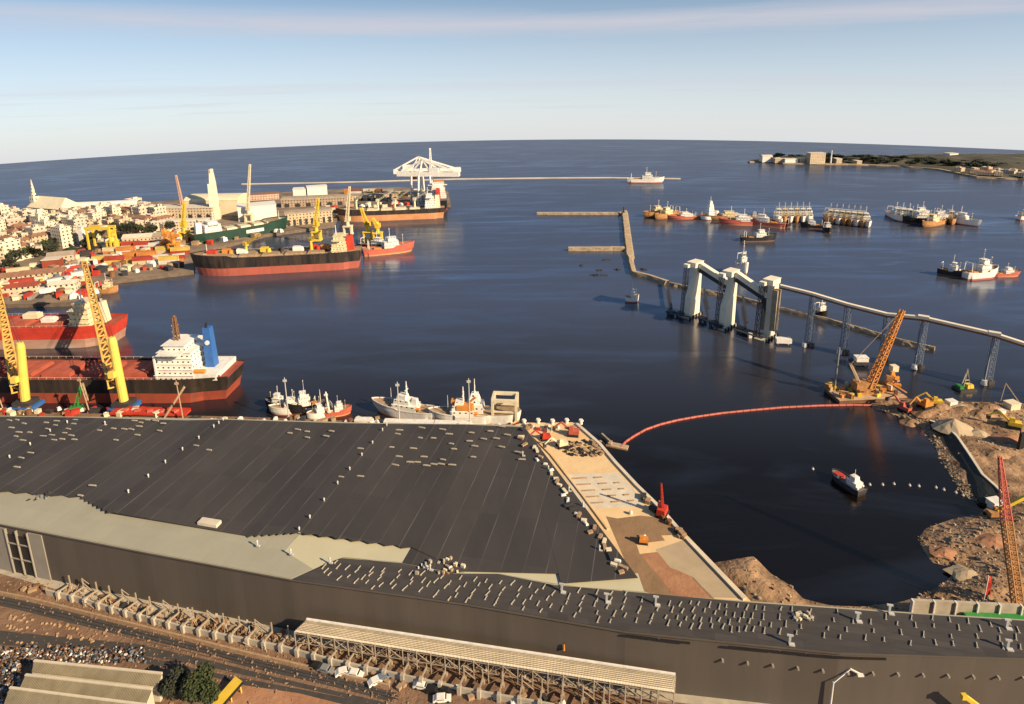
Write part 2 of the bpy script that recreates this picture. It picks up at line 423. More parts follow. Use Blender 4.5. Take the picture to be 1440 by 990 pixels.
def land(name, pts, top, mats, step=40, bottom=-4.0, tz=None):
    """Flat made ground with a sheer edge; its top follows the curve of the sea."""
    bm = bmesh.new()
    vs = [bm.verts.new((p[0], p[1], 0)) for p in pts]
    f = bm.faces.new(vs); f.normal_update()
    if f.normal.z < 0: f.normal_flip()
    xs = [p[0] for p in pts]; ys = [p[1] for p in pts]
    for ax, lo, hi in ((0, min(xs), max(xs)), (1, min(ys), max(ys))):
        c = math.floor(lo / step) * step + step
        while c < hi:
            co = (c, 0, 0) if ax == 0 else (0, c, 0); no = (1, 0, 0) if ax == 0 else (0, 1, 0)
            bmesh.ops.bisect_plane(bm, geom=bm.verts[:] + bm.edges[:] + bm.faces[:], plane_co=co, plane_no=no)
            c += step
    be = [e for e in bm.edges if e.is_boundary]
    for v in bm.verts: v.co.z = sea(v.co.x, v.co.y) + top
    r = bmesh.ops.extrude_edge_only(bm, edges=be)
    for v in [g for g in r['geom'] if isinstance(g, bmesh.types.BMVert)]: v.co.z = sea(v.co.x, v.co.y) + bottom
    for f in [g for g in r['geom'] if isinstance(g, bmesh.types.BMFace)]: f.material_index = 1
    bmesh.ops.recalc_face_normals(bm, faces=bm.faces[:])
    if sum(f.normal.z for f in bm.faces) < 0:
        bmesh.ops.reverse_faces(bm, faces=bm.faces[:])
    me = bpy.data.meshes.new(name); bm.to_mesh(me); bm.free()
    for q in mats: me.materials.append(MT[q])
    o = bpy.data.objects.new(name, me); C.objects.link(o)
    return struct(o)
def PL(lst, z): return [P(a, b, z) for a, b in lst]

# old town and port peninsula on the left
PORT = PL([(-330, 352), (-150, 318), (0, 303), (60, 297), (150, 289), (250, 281), (330, 274), (400, 270), (470, 266), (560, 263), (630, 268), (634, 288), (560, 292), (478, 298), (470, 316), (400, 326), (372, 330), (275, 356), (272, 381), (145, 396), (138, 424), (0, 428), (-330, 436)], 3)
land('port_ground', PORT, 3, ['port_ground', 'quay_face'])
# near shore: everything the warehouse stands on
NEAR = PL([(-260, 573), (0, 578), (200, 583), (340, 586), (480, 591), (560, 600), (715, 606), (735, 604)], 3) + [P(900, 835, 3), P(1050, 850, 3), P(1520, 880, 3), Vector((190, 60, 0)), Vector((190, -40, 0)), Vector((-260, -40, 0))]
land('near_ground', NEAR, 3, ['yard_dirt', 'quay_face'])
PIER = PL([(724, 598), (735, 595), (812, 594), (1056, 846), (1000, 862), (880, 862)], 3.1)
land('pier_ground', PIER, 3.25, ['sand', 'quay_face'])
def sheet(name, pts, z, m, th=0.004, step=None):
    q = M(); q.prism([(p[0], p[1]) for p in pts], lambda x, y: sea(x, y) + z, lambda x, y: sea(x, y) + z + th)
    return struct(wb(q, name, m))
sheet('wet_sand', PL([(852, 726), (868, 729), (900, 725), (930, 728), (956, 752), (930, 753), (935, 760), (895, 765), (900, 780), (925, 783), (945, 800), (965, 800), (1005, 842), (900, 838)], 3.25), 3.255, 'wet_sand')
sheet('red_soil', PL([(900, 779), (925, 776), (940, 795), (965, 804), (1000, 842), (950, 840), (930, 815)], 3.27), 3.266, 'red_soil')
sheet('slab', PL([(922, 773), (968, 757), (1040, 841), (1002, 840), (975, 812), (955, 803), (942, 798)], 3.27), 3.275, 'slab')
# pale concrete strip panels laid across the pier
sheet('paved_strip', PL([(792, 668), (868, 664), (893, 690), (905, 712), (822, 716)], 3.27), 3.262, 'concrete_light')
for i in range(5):
    a = 0.1 + i * 0.19
    p0 = P(797 + 28 * a, 669 + 46 * a, 3.3); p1 = P(868 + 36 * a, 666 + 44 * a, 3.3)
    for (s, e) in ((0.05, 0.35), (0.5, 0.66), (0.8, 0.9)):
        if rnd.random() < 0.85:
            A = p0.lerp(p1, s); B = p0.lerp(p1, e)
            q = M().bar((A.x, A.y, A.z + 0.12), (B.x, B.y, B.z + 0.12), 0.5, 0.4)
            tag(wb(q, 'timber_baulk', 'timber'), 'dark timber baulk lying across the pale strips of the sandy pier', 'timber', 'timber baulks laid out on the sandy pier')

# earthworks on the right: a height field with real banks
EARTH = PL([(1222, 568), (1238, 557), (1300, 562), (1380, 565), (1460, 568), (1560, 574), (1900, 620), (1900, 900), (1300, 880), (1130, 872), (1060, 868), (985, 800), (1005, 790), (1060, 781), (1085, 806), (1112, 822), (1130, 841), (1165, 850), (1210, 852), (1262, 846), (1290, 838), (1325, 820), (1345, 800), (1310, 792), (1296, 772), (1291, 755), (1300, 742), (1335, 730), (1378, 722), (1386, 712), (1352, 694), (1335, 668), (1325, 650), (1312, 625), (1300, 605), (1270, 588), (1240, 577)], 0)
EXY = [(p[0], p[1]) for p in EARTH]
def earth_h(x, y):
    d = dist_poly(x, y, EXY); nn = noise.noise(Vector((x * 0.06, y * 0.06, 3))) ; n2 = noise.noise(Vector((x * 0.22, y * 0.22, 7)))
    if inside(x, y, EXY): return min(3.3, -0.1 + d * 0.33) + nn * min(1.2, d * 0.12) + n2 * min(0.5, d * 0.06)
    return max(-3, -0.1 - d * 0.35)
def build_earth():
    x0, x1, y0, y1, st = 45, 420, 108, 300, 1.6
    nx, ny = int((x1 - x0) / st), int((y1 - y0) / st)
    m = M(); vs = []
    for j in range(ny + 1):
        for i in range(nx + 1):
            x, y = x0 + i * st, y0 + j * st
            vs.append((x, y, sea(x, y) + earth_h(x, y)))
    fs = []
    for j in range(ny):
        for i in range(nx):
            a = j * (nx + 1) + i; q = (a, a + 1, a + nx + 2, a + nx + 1)
            if max(vs[k][2] - sea(vs[k][0], vs[k][1]) for k in q) > -1.2: fs.append(q)
    m.add(vs, fs)
    struct(m.build('earthworks_ground', 'earth', None, True))
build_earth()

# ================================================================== WAREHOUSE
RH = 20.0
flat('roof_dark', (0.039, 0.035, 0.034), 0.65, col2=(0.066, 0.059, 0.056), scale=0.05, stretch=(1, .35, 1), detail=8)
flat('roof_low', (0.062, 0.056, 0.052), 0.6, var=0.2, scale=0.5, stretch=(0.15, 1, 1))
flat('underlay', (0.34, 0.33, 0.26), 0.8, var=0.08, scale=0.1)
flat('wall_dark', (0.080, 0.069, 0.059), 0.7, col2=(0.106, 0.091, 0.077), scale=0.12, stretch=(1, 1, .15))
flat('wall_grey', (0.27, 0.25, 0.215), 0.7, var=0.1)
AX = radians(-13)
def stripes(mname, ang, pitch, col, wd=0.06, mixf=0.6):
    n, l, p = nodes_of(MT[mname])
    src = p.inputs['Base Color'].links[0].from_socket
    tcn = n.new('ShaderNodeTexCoord'); s = n.new('ShaderNodeSeparateXYZ'); l.new(tcn.outputs['Object'], s.inputs[0])
    u = mth(n, l, 'ADD', mth(n, l, 'MULTIPLY', s.outputs[0], cos(ang)), mth(n, l, 'MULTIPLY', s.outputs[1], sin(ang)))
    fr = mth(n, l, 'FRACT', mth(n, l, 'DIVIDE', u, pitch))
    ns = n.new('ShaderNodeTexNoise'); ns.inputs['Scale'].default_value = 0.08; l.new(tcn.outputs['Object'], ns.inputs['Vector'])
    f = mth(n, l, 'MULTIPLY', mth(n, l, 'LESS_THAN', fr, wd), mth(n, l, 'MULTIPLY', mth(n, l, 'SUBTRACT', ns.outputs['Fac'], 0.32), mixf * 4, True))
    mx = n.new('ShaderNodeMix'); mx.data_type = 'RGBA'
    l.new(f, mx.inputs['Factor']); l.new(src, mx.inputs['A']); mx.inputs['B'].default_value = (*col, 1)
    l.new(mx.outputs['Result'], p.inputs['Base Color'])
stripes('roof_dark', AX, 6.1, (0.16, 0.145, 0.14), 0.035, 0.6)     # pale seams every bay
def sheets(mname, ang, pu, pv, amt):
    # every roofing sheet weathers a little differently
    n, l, p = nodes_of(MT[mname]); src = p.inputs['Base Color'].links[0].from_socket
    tcn = n.new('ShaderNodeTexCoord'); s = n.new('ShaderNodeSeparateXYZ'); l.new(tcn.outputs['Object'], s.inputs[0])
    fl = []
    for a_, pt in ((ang, pu), (ang + pi / 2, pv)):
        u = mth(n, l, 'ADD', mth(n, l, 'MULTIPLY', s.outputs[0], cos(a_)), mth(n, l, 'MULTIPLY', s.outputs[1], sin(a_)))
        fl.append(mth(n, l, 'FLOOR', mth(n, l, 'DIVIDE', u, pt)))
    c = n.new('ShaderNodeCombineXYZ'); l.new(fl[0], c.inputs[0]); l.new(fl[1], c.inputs[1])
    wn = n.new('ShaderNodeTexWhiteNoise'); l.new(c.outputs[0], wn.inputs['Vector'])
    v = mth(n, l, 'ADD', mth(n, l, 'MULTIPLY', wn.outputs['Value'], 2 * amt), 1 - amt)
    mx = n.new('ShaderNodeMix'); mx.data_type = 'RGBA'; mx.blend_type = 'MULTIPLY'; mx.inputs['Factor'].default_value = 1
    cc = n.new('ShaderNodeCombineXYZ')
    for i in range(3): l.new(v, cc.inputs[i])
    l.new(src, mx.inputs['A']); l.new(cc.outputs[0], mx.inputs['B']); l.new(mx.outputs['Result'], p.inputs['Base Color'])
sheets('roof_dark', AX, 6.1, 19.0, .10); sheets('roof_low', AX, 5.0, 2.2, .12); sheets('underlay', AX, 7.0, 9.0, .04); sheets('wall_dark', AX, 3.0, 400.0, .05)
stripes('roof_low', AX + pi / 2, 2.2, (0.035, 0.03, 0.03), 0.12, 0.4)
stripes('wall_dark', AX, 12.0, (0.085, 0.07, 0.06), 0.03, 0.3)
stripes('underlay', AX, 7.0, (0.26, 0.25, 0.19), 0.03, 0.3)

wh = thing('warehouse', 'huge low warehouse with dark metal roof and grey-brown wall', 'warehouse', tuple(P(500, 760, 3)))
wh_near = [(-130, 708), (0, 737), (200, 776), (410, 815), (660, 850), (880, 888), (1180, 918), (1440, 926), (1560, 928)]
wh_far = [(1560, 882), (1440, 871), (1280, 861), (1050, 845), (918, 836), (905, 831), (738, 600), (715, 597), (546, 595), (318, 589), (112, 586), (-130, 583)]
base = PL(wh_near + wh_far, RH)
m = M(); m.prism([(p.x, p.y) for p in base], lambda x, y: sea(x, y) + 3, lambda x, y: sea(x, y) + RH, 0, 1)
wb(m, 'wall', ['underlay', 'wall_dark'], wh)
# pale weathering deck left bare along the near edge: a part of its own, a hand above the wall head
m = M(); ud = PL([(-130, 706), (0, 735.5), (200, 774.5), (410, 813.5), (482, 782), (640, 806), (905, 833), (897, 809), (750, 790), (640, 780), (560, 750), (400, 735), (160, 690), (0, 680), (-130, 676)], RH + .05)
m.prism([(p.x, p.y) for p in ud], lambda x, y: sea(x, y) + RH + 0.02, lambda x, y: sea(x, y) + RH + 0.12)
wb(m, 'bare_deck', 'underlay', wh)
def rp(px, py, dz): return P(px, py, RH + 0.35 + dz)
lines = [((-230, 682), (-60, 585), 0), ((-60, 684), (112, 587), .9), ((113, 698), (262, 591), 0), ((157, 720), (318, 590), .9), ((345, 753), (480, 595), 0), ((421, 747), (546, 596), .9), ((578, 769), (655, 597), .3), ((650, 803), (722, 600), 0), ((785, 806), (730, 600.5), .3), None, ((789, 820), (730, 600.5), .3), ((897, 812), (738, 601), .6)]
for k in range(len(lines) - 1):
    if lines[k] is None or lines[k + 1] is None: continue
    (n0, f0, z0), (n1, f1, z1) = lines[k], lines[k + 1]
    m = M(); A = []; B = []; NS = 10
    a0, a1, b0, b1 = rp(*n0, z0), rp(*f0, z0), rp(*n1, z1), rp(*f1, z1)
    W = 14
    grid = []
    for i in range(W + 1):
        t = i / W; na = a0.lerp(b0, t); fa = a1.lerp(b1, t)
        if k in (1, 2, 4, 5) : na = na + (na - fa).normalized() * (0.9 if i % 2 else 0)   # sheets end unevenly
        grid.append([na.lerp(fa, j / NS) for j in range(NS + 1)])
    vs = [p for col in grid for p in col]; nv = len(vs)
    vs += [p - Vector((0, 0, .22)) for p in vs[:nv]]
    fs = []
    for i in range(W):
        for j in range(NS):
            q = i * (NS + 1) + j; fs.append((q, q + NS + 1, q + NS + 2, q + 1))
    for i in range(W):
        q = i * (NS + 1); fs.append((q + nv, q + NS + 1 + nv, q + NS + 1, q)); q += NS; fs.append((q, q + NS + 1, q + NS + 1 + nv, q + nv))
    for j in range(NS):
        q = j; fs.append((q, q + 1, q + 1 + nv, q + nv)); q = W * (NS + 1) + j; fs.append((q + nv, q + 1 + nv, q + 1, q))
    m.add(vs, fs); wb(m, 'roof_slope', 'roof_dark', wh)
m = M(); pp = [rp(*q, .0) for q in [(579, 770), (567, 791), (640, 805), (651, 803)]]
m.prism([(p.x, p.y) for p in pp], lambda x, y: sea(x, y) + RH + .13, lambda x, y: sea(x, y) + RH + .36); wb(m, 'roof_patch', 'roof_dark', wh)
low = PL([(412, 814.5), (660, 849), (880, 887), (1180, 917), (1440, 925), (1560, 927), (1560, 884), (1440, 873), (1280, 863), (1050, 847), (905, 834), (815, 826), (780, 823), (700, 807), (640, 807), (565, 792), (480, 785)], RH + 0.3)
m = M(); m.prism([(p.x, p.y) for p in low], lambda x, y: sea(x, y) + RH + .13, lambda x, y: sea(x, y) + RH + .34); wb(m, 'low_roof', 'roof_low', wh)
flat('pale_deck', (0.50, 0.47, 0.33), 0.8, var=0.08, scale=0.1)  # paler tone than bare_deck, for three patches of open deck
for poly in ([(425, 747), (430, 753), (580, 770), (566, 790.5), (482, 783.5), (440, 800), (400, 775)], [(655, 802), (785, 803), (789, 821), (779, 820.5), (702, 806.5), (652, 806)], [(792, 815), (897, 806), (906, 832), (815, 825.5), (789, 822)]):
    m = M(); q = PL(poly, RH + .12); m.prism([(p.x, p.y) for p in q], lambda x, y: sea(x, y) + RH + .121, lambda x, y: sea(x, y) + RH + .128); wb(m, 'pale_deck', 'pale_deck', wh)
# ridge ventilators: small cowls, each on its own
def cowl(px, py, s=.72):
    b = rp(px, py, .5); m = M()
    m.cyl((b.x, b.y, b.z - .4), (b.x, b.y, b.z + 1.5 * s), .33 * s, .28 * s); m.cyl((b.x, b.y, b.z + 1.5 * s), (b.x, b.y, b.z + 2.2 * s), .48 * s, .2 * s)
    m.box(b.x + .5 * s, b.y - .5 * s, b.z - .2, 1.4 * s, .8 * s, .5 * s, AX)
    wb(m, 'vent', 'pale_steel', wh)
for q in [(14, 645), (43, 627), (71, 608), (181, 694), (209, 672), (233, 652), (257, 634), (280, 618), (301, 602), (308, 597), (314, 592), (421, 747), (436, 730), (456, 706), (475, 682), (492, 662), (509, 642), (524, 625), (538, 607), (544, 600), (735, 640), (771, 660), (800, 690), (820, 712), (843, 773), (605, 800), (464, 790), (95, 596), (148, 597), (362, 766), (409, 778)]:
    cowl(*q)
for px, py in [(790, 832), (853, 846), (922, 850), (1205, 873), (1415, 883), (1416, 912), (1110, 905), (1250, 862)]:      # taller T-shaped stub columns on the low roof
    b = P(px, py, RH + .3); m = M(); m.box(b.x, b.y, b.z, .5, .5, 2.2, AX); m.box(b.x, b.y, b.z + 2.2, 1.4, .4, .35, AX); m.box(b.x + .4, b.y - .4, b.z, 1.3, .9, .3, AX)
    wb(m, 'stub_column', 'pale_steel', wh)
# gutter and eave trims along the near wall
m = M(); e = [P(a, b, RH) for a, b in wh_near]
for i in range(len(e) - 1):
    o = Vector((-.23, -.97, 0)) * .25
    m.bar(e[i] + o, e[i + 1] + o, .3, .3)
wb(m, 'gutter', 'wall_dark', wh)
# louvre slots under the eave of the right-hand wall
sl_px = [(880, 888, 925, 893.5), (928, 894, 970, 899), (1024, 904, 1095, 911), (1098, 911, 1132, 914.5), (1135, 915, 1170, 918), (1173, 918.5, 1207, 920), (1210, 920, 1245, 921)]
for a, b, c, d in sl_px:
    p, q = P(a, b, RH), P(c, d, RH); o = Vector((-.16, -.98, -.9))
    m = M().bar(p + o * .6, q + o * .6, .3, .45); wb(m, 'louvre', 'black_paint', wh)
# stub beams sticking out of the wall
for i in range(13):
    px = 1018 + i * 35.5; py = 938 + i * 2.4
    p = P(px, py, RH - 6)
    # find the wall plane at this x
    t = (px - 1180) / 260
    top = P(px, 918 - (1180 - px) * .1 if px < 1180 else 918 + (px - 1180) * .031, RH)
    m = M().bar((top.x, top.y + .3, top.z - 5.2), (top.x - .1, top.y - .8, top.z - 5.3), .45, .45); wb(m, 'stub_beam', 'wall_grey', wh)
# open steel bay and pale panels at the left end of the wall
def wall_at(px, h0, h1, wpx, off=0.25):
    """Facade rectangle starting at pixel px along the near wall, wpx pixels wide, from h0 to h1 above ground."""
    def pt(x):
        for (a, b), (c, d) in zip(wh_near, wh_near[1:]):
            if a <= x <= c: return P(x, b + (d - b) * (x - a) / (c - a), RH)
    p, q = pt(px), pt(px + wpx); dr = (q - p).normalized(); n_ = Vector((dr.y, -dr.x, 0))
    if n_.y > 0: n_ = -n_
    return p + n_ * off, q + n_ * off, h0, h1
def facade(name, px, wpx, h0, h1, m_, th=0.3):
    p, q, a, b = wall_at(px, h0, h1, wpx, th / 2 + .02)
    zc = sea(p.x, p.y) + (a + b) / 2
    wb(M().bar((p.x, p.y, zc), (q.x, q.y, zc), th, b - a), name, m_, wh)
facade('bay_opening', 6, 34, 3.2, 17, 'black_paint', .2)
facade('pale_panel', -60, 66, 3.1, RH - 1, 'wall_grey', .3)
facade('pale_panel', 40, 18, 3.1, RH - 1, 'wall_grey', .3)
for px in (7, 22, 38): facade('bay_post', px, .9, 3.1, RH - 1, 'wall_grey', .7)
for h in (8.5, 14): facade('bay_rail', 7, 30, h, h + .25, 'wall_grey', .55)
facade('plinth', -100, 1640, 3.0, 5.4, 'concrete', 1.6)

# loose pale sheets and battens left on the roofs
bundle = tag(M().box(0, 0, 0, 2.5, .42, .24).box(.1, .05, .24, 2.0, .25, .14).build('sheet_bundle', 'concrete'), 'short pale bundle of roofing sheets', 'sheets')
pts = []
for _ in range(48): pts.append((rnd.uniform(548, 735), rnd.uniform(600, 655)))
for _ in range(34): pts.append((rnd.uniform(2, 110), rnd.uniform(590, 622)))
for _ in range(22): pts.append((rnd.uniform(110, 240), rnd.uniform(590, 612)))
for _ in range(10): pts.append((rnd.uniform(395, 470), rnd.uniform(602, 618)))
pts += [(163, 619), (276, 627), (294, 633), (507, 631), (480, 671), (507, 670), (24, 657), (43, 637), (30, 644), (130, 683), (113, 697)]
def ok_far(x, y): return scrline(x, y)
n_b = 0; last = []
for x, y in pts:
    if x > 722 + (y - 600) * .6: continue
    if any(abs(x - a) < 9 and abs(y - b) < 5 for a, b in last): continue
    last.append((x, y)); z = RH + 1.3 if n_b % 2 else RH + 1.1
    lab = 'short pale sheet bundle lying near the far edge of the dark roof'
    place(bundle, P(x, y, RH + 1.05), AX + rnd.uniform(-.12, .12), lab, 'sheet bundles on the far part of the dark roof', (rnd.uniform(.75, 1.15), 1, 1)); n_b += 1
batten = tag(M().bar((0, -.95, .14), (0, .95, .14), .2, .2).box(0, -.9, 0, .5, .3, .1).build('batten', 'concrete'), 'x', 'batten')
xs = 440; cnt = 0
for row in range(5):
    x = 430 + row * 7
    dense = lambda x: .62 if 940 < x < 1070 else 1
    while x < 1425:
        x += rnd.uniform(15, 27) * (dense(x) if x < 1120 else 1.45)
        t0 = 792 + (x - 480) * .092 if x > 480 else 815 - (x - 410) * .45
        if x > 900: t0 = 838 + (x - 905) * .062
        b0 = 815 + (x - 410) * .145 if x < 880 else 888 + (x - 880) * .085
        b0 = min(b0, 918 + max(0, x - 1180) * .03)
        y = t0 + (b0 - t0) * (0.12 + row * .19) + rnd.uniform(-2, 2)
        if y > b0 - 5 or y < t0 + 2: continue
        if x > 880 and row > 3: continue
        side = 'west' if x < 700 else 'middle' if x < 1000 else 'east'
        lab = {'west': 'pale batten lying across the low dark roof beside the cream deck wedge', 'middle': 'pale batten lying across the low dark roof below the sandy pier', 'east': 'pale batten lying across the low dark roof in front of the dark basin'}[side]
        place(batten, P(x, y, RH + .36), AX - .30 + rnd.uniform(-.14, .14), lab, 'battens on the low roof, ' + {'west': 'beside the cream deck', 'middle': 'below the sandy pier', 'east': 'in front of the basin'}[side], (1, rnd.uniform(.6, 1.1), 1)); cnt += 1
# odd heaps and boxes on the roof
def heap(name, px, py, z, label, cat, mats, n, spread, s):
    b = P(px, py, z); m = M()
    for i in range(n):
        m.box(b.x + rnd.uniform(-spread, spread), b.y + rnd.uniform(-spread, spread) * .6, b.z, rnd.uniform(.5, 1.6) * s, rnd.uniform(.4, 1) * s, rnd.uniform(.3, 1.2) * s, rnd.uniform(0, 3), mi=rnd.randrange(len(mats)))
    return tag(wb(m, name, mats), label, cat)
heap('material_heap', 612, 796, RH + .4, 'jumble of white and tan building material by the roof valley', 'material heap', ['white_paint', 'concrete', 'tan_steel'], 16, 5, .8)
heap('material_heap', 638, 801, RH + .4, 'tan timber offcuts heap right of the white roof jumble', 'material heap', ['timber', 'cream_paint'], 10, 3, .8)
heap('material_heap', 1130, 868, RH + .4, 'cream heap of rubble on the low roof above the basin', 'material heap', ['cream_paint', 'concrete'], 10, 2.5, .8)
heap('material_heap', 55, 698, RH + .4, 'dark scrap heap at the edge of the pale deck, far left', 'material heap', ['dark_steel', 'grey_steel'], 12, 3, .7)
b = P(295, 738, RH + .3); m = M().box(b.x, b.y, b.z, 6.5, 2.4, 1.3, AX); q = tag(wb(m, 'plant_box', 'concrete_light'), 'long grey plant box on the edge of the pale deck', 'plant box')
# ================================================================== SHIPS
def hull_mesh(L, B, D, boot=0.0, sheer=0.0, sternf=0.75, bowl=0.22, rake=0.04, bulwark=0.0, foc=0.0, n=30, deckmi=2):
    m = M(); zs = [-1.2, boot * .5, boot, D * .75 if D * .75 > boot else boot + .1, D]
    rows = []
    for k, z in enumerate(zs):
        zf = max(0, z) / D; row = []
        for i in range(n + 1):
            t = i / n
            s_ = sternf + (1 - sternf) * sin(min(1, t / .16) * pi / 2)
            s_ *= (0.82 + .18 * zf) if t < .1 else 1
            bt = max(0, (t - (1 - bowl)) / bowl)
            bw = (1 - bt ** (1.6 + 1.2 * zf)) ** (.75)
            b = B / 2 * s_ * max(bw, 0.012)
            x = (t - .5) * L + rake * L * zf * bt ** 2 - (.02 * L * (1 - zf) * (1 - t) ** 8 * -1)
            zz_ = z + (sheer * (2 * t - 1) ** 2 * (1 if t > .5 else .5) + foc * (t > 1 - bowl) + 0) * (zf if z == D else 0)
            row.append((x, b, zz_))
        rows.append(row)
    vs = []
    for row in rows:
        vs += [(x, b, z) for x, b, z in row] + [(x, -b, z) for x, b, z in row]
    w_ = 2 * (n + 1)
    for k in range(len(zs) - 1):
        fs = []
        for i in range(n):
            a = k * w_ + i; fs.append((a + 1, a, a + w_, a + w_ + 1))
            a = k * w_ + n + 1 + i; fs.append((a, a + 1, a + w_ + 1, a + w_))
        a = k * w_; fs.append((a, a + n + 1, a + w_ + n + 1, a + w_))
        a = k * w_ + n; fs.append((a + n + 1, a, a + w_, a + w_ + n + 1))
        for f in fs: m.f.append(f); m.mi.append(1 if k < 2 else 0)
    m.v = vs
    k = len(zs) - 1
    for i in range(n):
        a = k * w_ + i; c = k * w_ + n + 1 + i
        m.f.append((a, c, c + 1, a + 1)); m.mi.append(deckmi)
    if bulwark:
        o = len(m.v); pts = [rows[-1][i] for i in range(n + 1)]
        for sgn in (1, -1):
            for i in range(n):
                p, q = pts[i], pts[i + 1]
                m.bar((p[0], sgn * p[1], p[2] + bulwark / 2), (q[0], sgn * q[1], q[2] + bulwark / 2), .25, bulwark, mi=0)
    return m
def axis(pa, pb, z=0):
    """World centre, heading and length between two waterline pixels (stern, bow)."""
    a, b = P(*pa, z), P(*pb, z); d = b - a
    return (a + b) / 2, atan2(d.y, d.x), hypot(d.x, d.y)
flat('hatch_red', (0.40, 0.10, 0.06), 0.75, var=0.3, scale=0.15)
flat('deck_grey', (0.16, 0.15, 0.15), 0.85, var=0.3)
flat('deck_tan', (0.34, 0.24, 0.15), 0.85, var=0.35, scale=0.3)
MT['ship_house'] = windowed('ship_house', (0.80, 0.78, 0.72), px=2.6, pz=2.7, wx=.34, wz=.28, rough=.5)
MT['ship_house_cream'] = windowed('ship_house_cream', (0.74, 0.62, 0.40), px=2.6, pz=2.7, wx=.34, wz=.28, rough=.5)

def deck_crane(par, x, y, z, h, jib, ang, col='yellow_paint', jz=.5):
    m = M().cyl((x, y, z), (x, y, z + h), 1.3, 1.1, 10).box(x, y, z + h, 3.4, 3, 3, ang)
    o = m.build('deck_crane', col, par)
    a = Vector((x, y, z + h + 1)); b = a + Vector((cos(ang) * jib * cos(jz), sin(ang) * jib * cos(jz), sin(jz) * jib))
    M().lattice(a, b, 1.8, .9, 7, .14).build('jib', col, o)
    return o
def house(par, x, z, lx, wy, tiers, wing, m_='ship_house', fwd=1, setb=1.2, name='deck_house'):
    m = M(); zc = z
    for k in range(tiers):
        m.box(x, 0, zc, lx - k * setb * .5, wy - k * setb, 2.7); m.box(x, 0, zc + 2.55, lx - k * setb * .5 + .8, wy - k * setb + .8, .2); zc += 2.7
    o = m.build(name, m_, par)
    b = M().box(x + fwd * .8, 0, zc, lx * .6, wing, .3).box(x + fwd * .8, 0, zc + .3, lx * .55, wy * .6, 2.6).box(x + fwd * .8, 0, zc + 2.9, lx * .62, wy * .68, .25)
    b.build('bridge', m_, o)
    M().box(x + fwd * (.8 + lx * .275), 0, zc + 1.3, .12, wy * .56, .9).build('window', 'glass_dark', o)
    return o, zc + 3.2
def mast(par, x, y, z, h, m_='white_paint', r=.3, arms=2):
    m = M().cyl((x, y, z), (x, y, z + h), r, r * .5, 6)
    for k in range(arms):
        zz_ = z + h * (.55 + .22 * k); m.bar((x, y - h * .12, zz_), (x, y + h * .12, zz_), .22)
    m.box(x, y, z + h * .9, .7, .7, .6)
    return m.build('mast', m_, par)
def bulker(name, label, stern, bow, B, D, boot, mats, houselen=14, tiers=5, hatches=6, hatch='hatch_red', side=1, cranes=(), cranecol='yellow_paint', funnel='blue_paint', hm='ship_house', Lfix=None, cat='cargo ship', ftall=0):
    c, hd, L = axis(stern, bow)
    if Lfix:
        a = P(*stern, 0); c = a + Vector((cos(hd), sin(hd), 0)) * Lfix / 2; L = Lfix
    # the pixels follow the side that faces the camera: move half a beam away from it
    n_ = Vector((-sin(hd), cos(hd), 0));
    if n_.y < 0: n_ = -n_
    c = c + n_ * (B / 2)
    t = thing(name, label, cat, (c.x, c.y, sea(c.x, c.y)), hd)
    h = hull_mesh(L, B, D, boot, sheer=1.5, bulwark=1.0, foc=1.5).build('hull', mats, t)
    hx = -L * .5 + L * .06 + houselen / 2
    o, zt = house(t, hx + houselen * .3, D + .02, houselen, B * .86, tiers, B * 1.02, hm)
    mast(o, hx + houselen * .5, 0, zt, 8, 'white_paint', .45)
    fh = 4.5 + tiers * 2.2 + ftall
    f = M().box(hx - houselen * .42, 0, D + .02, 6.5 - .24 * ftall, 6 - .12 * ftall, fh, top=.75); f.build('funnel', funnel, t)
    M().cyl((hx - houselen * .42, .9, D + fh - .1), (hx - houselen * .42, .9, D + fh + 2.5), .5).build('exhaust_pipe', 'black_paint', t)
    x0, x1 = hx + houselen * .85 + 3, L * .5 - L * .10
    st = (x1 - x0) / hatches
    for i in range(hatches):
        xc = x0 + st * (i + .5)
        q = M().box(xc, 0, D, st * .74, B * .62, 1.4).box(xc, 0, D + 1.4, st * .70, B * .58, .5)
        for k in range(3): q.box(xc + (k - 1) * st * .24, 0, D + 1.9, .25, B * .56, .14)
        q.build('hatch_cover', hatch, t)
    for (fx, hgt, jib, ang) in cranes: deck_crane(t, x0 + (x1 - x0) * fx, 0, D, hgt, jib, ang, cranecol, .55)
    r = M()
    for sg in (1, -1):
        r.bar((-L * .36, sg * B * .485, D + 2.1), (L * .27, sg * B * .485, D + 2.1), .08)
        k = -L * .36
        while k < L * .27: r.bar((k, sg * B * .485, D + 1), (k, sg * B * .485, D + 2.1), .07); k += 4
    r.build('railing', 'white_paint', t)
    M().box(L * .45, 0, D + 1.6, 3, 3, 1.2).cyl((L * .44, 0, D + 2), (L * .44, 0, D + 11), .3, .2).build('foremast', 'white_paint', t)
    return t, L, hx

flat('rust_band', (0.32, 0.10, 0.06), .8, col2=(0.42, 0.36, 0.30), scale=.05, stretch=(.4, 1, 2))
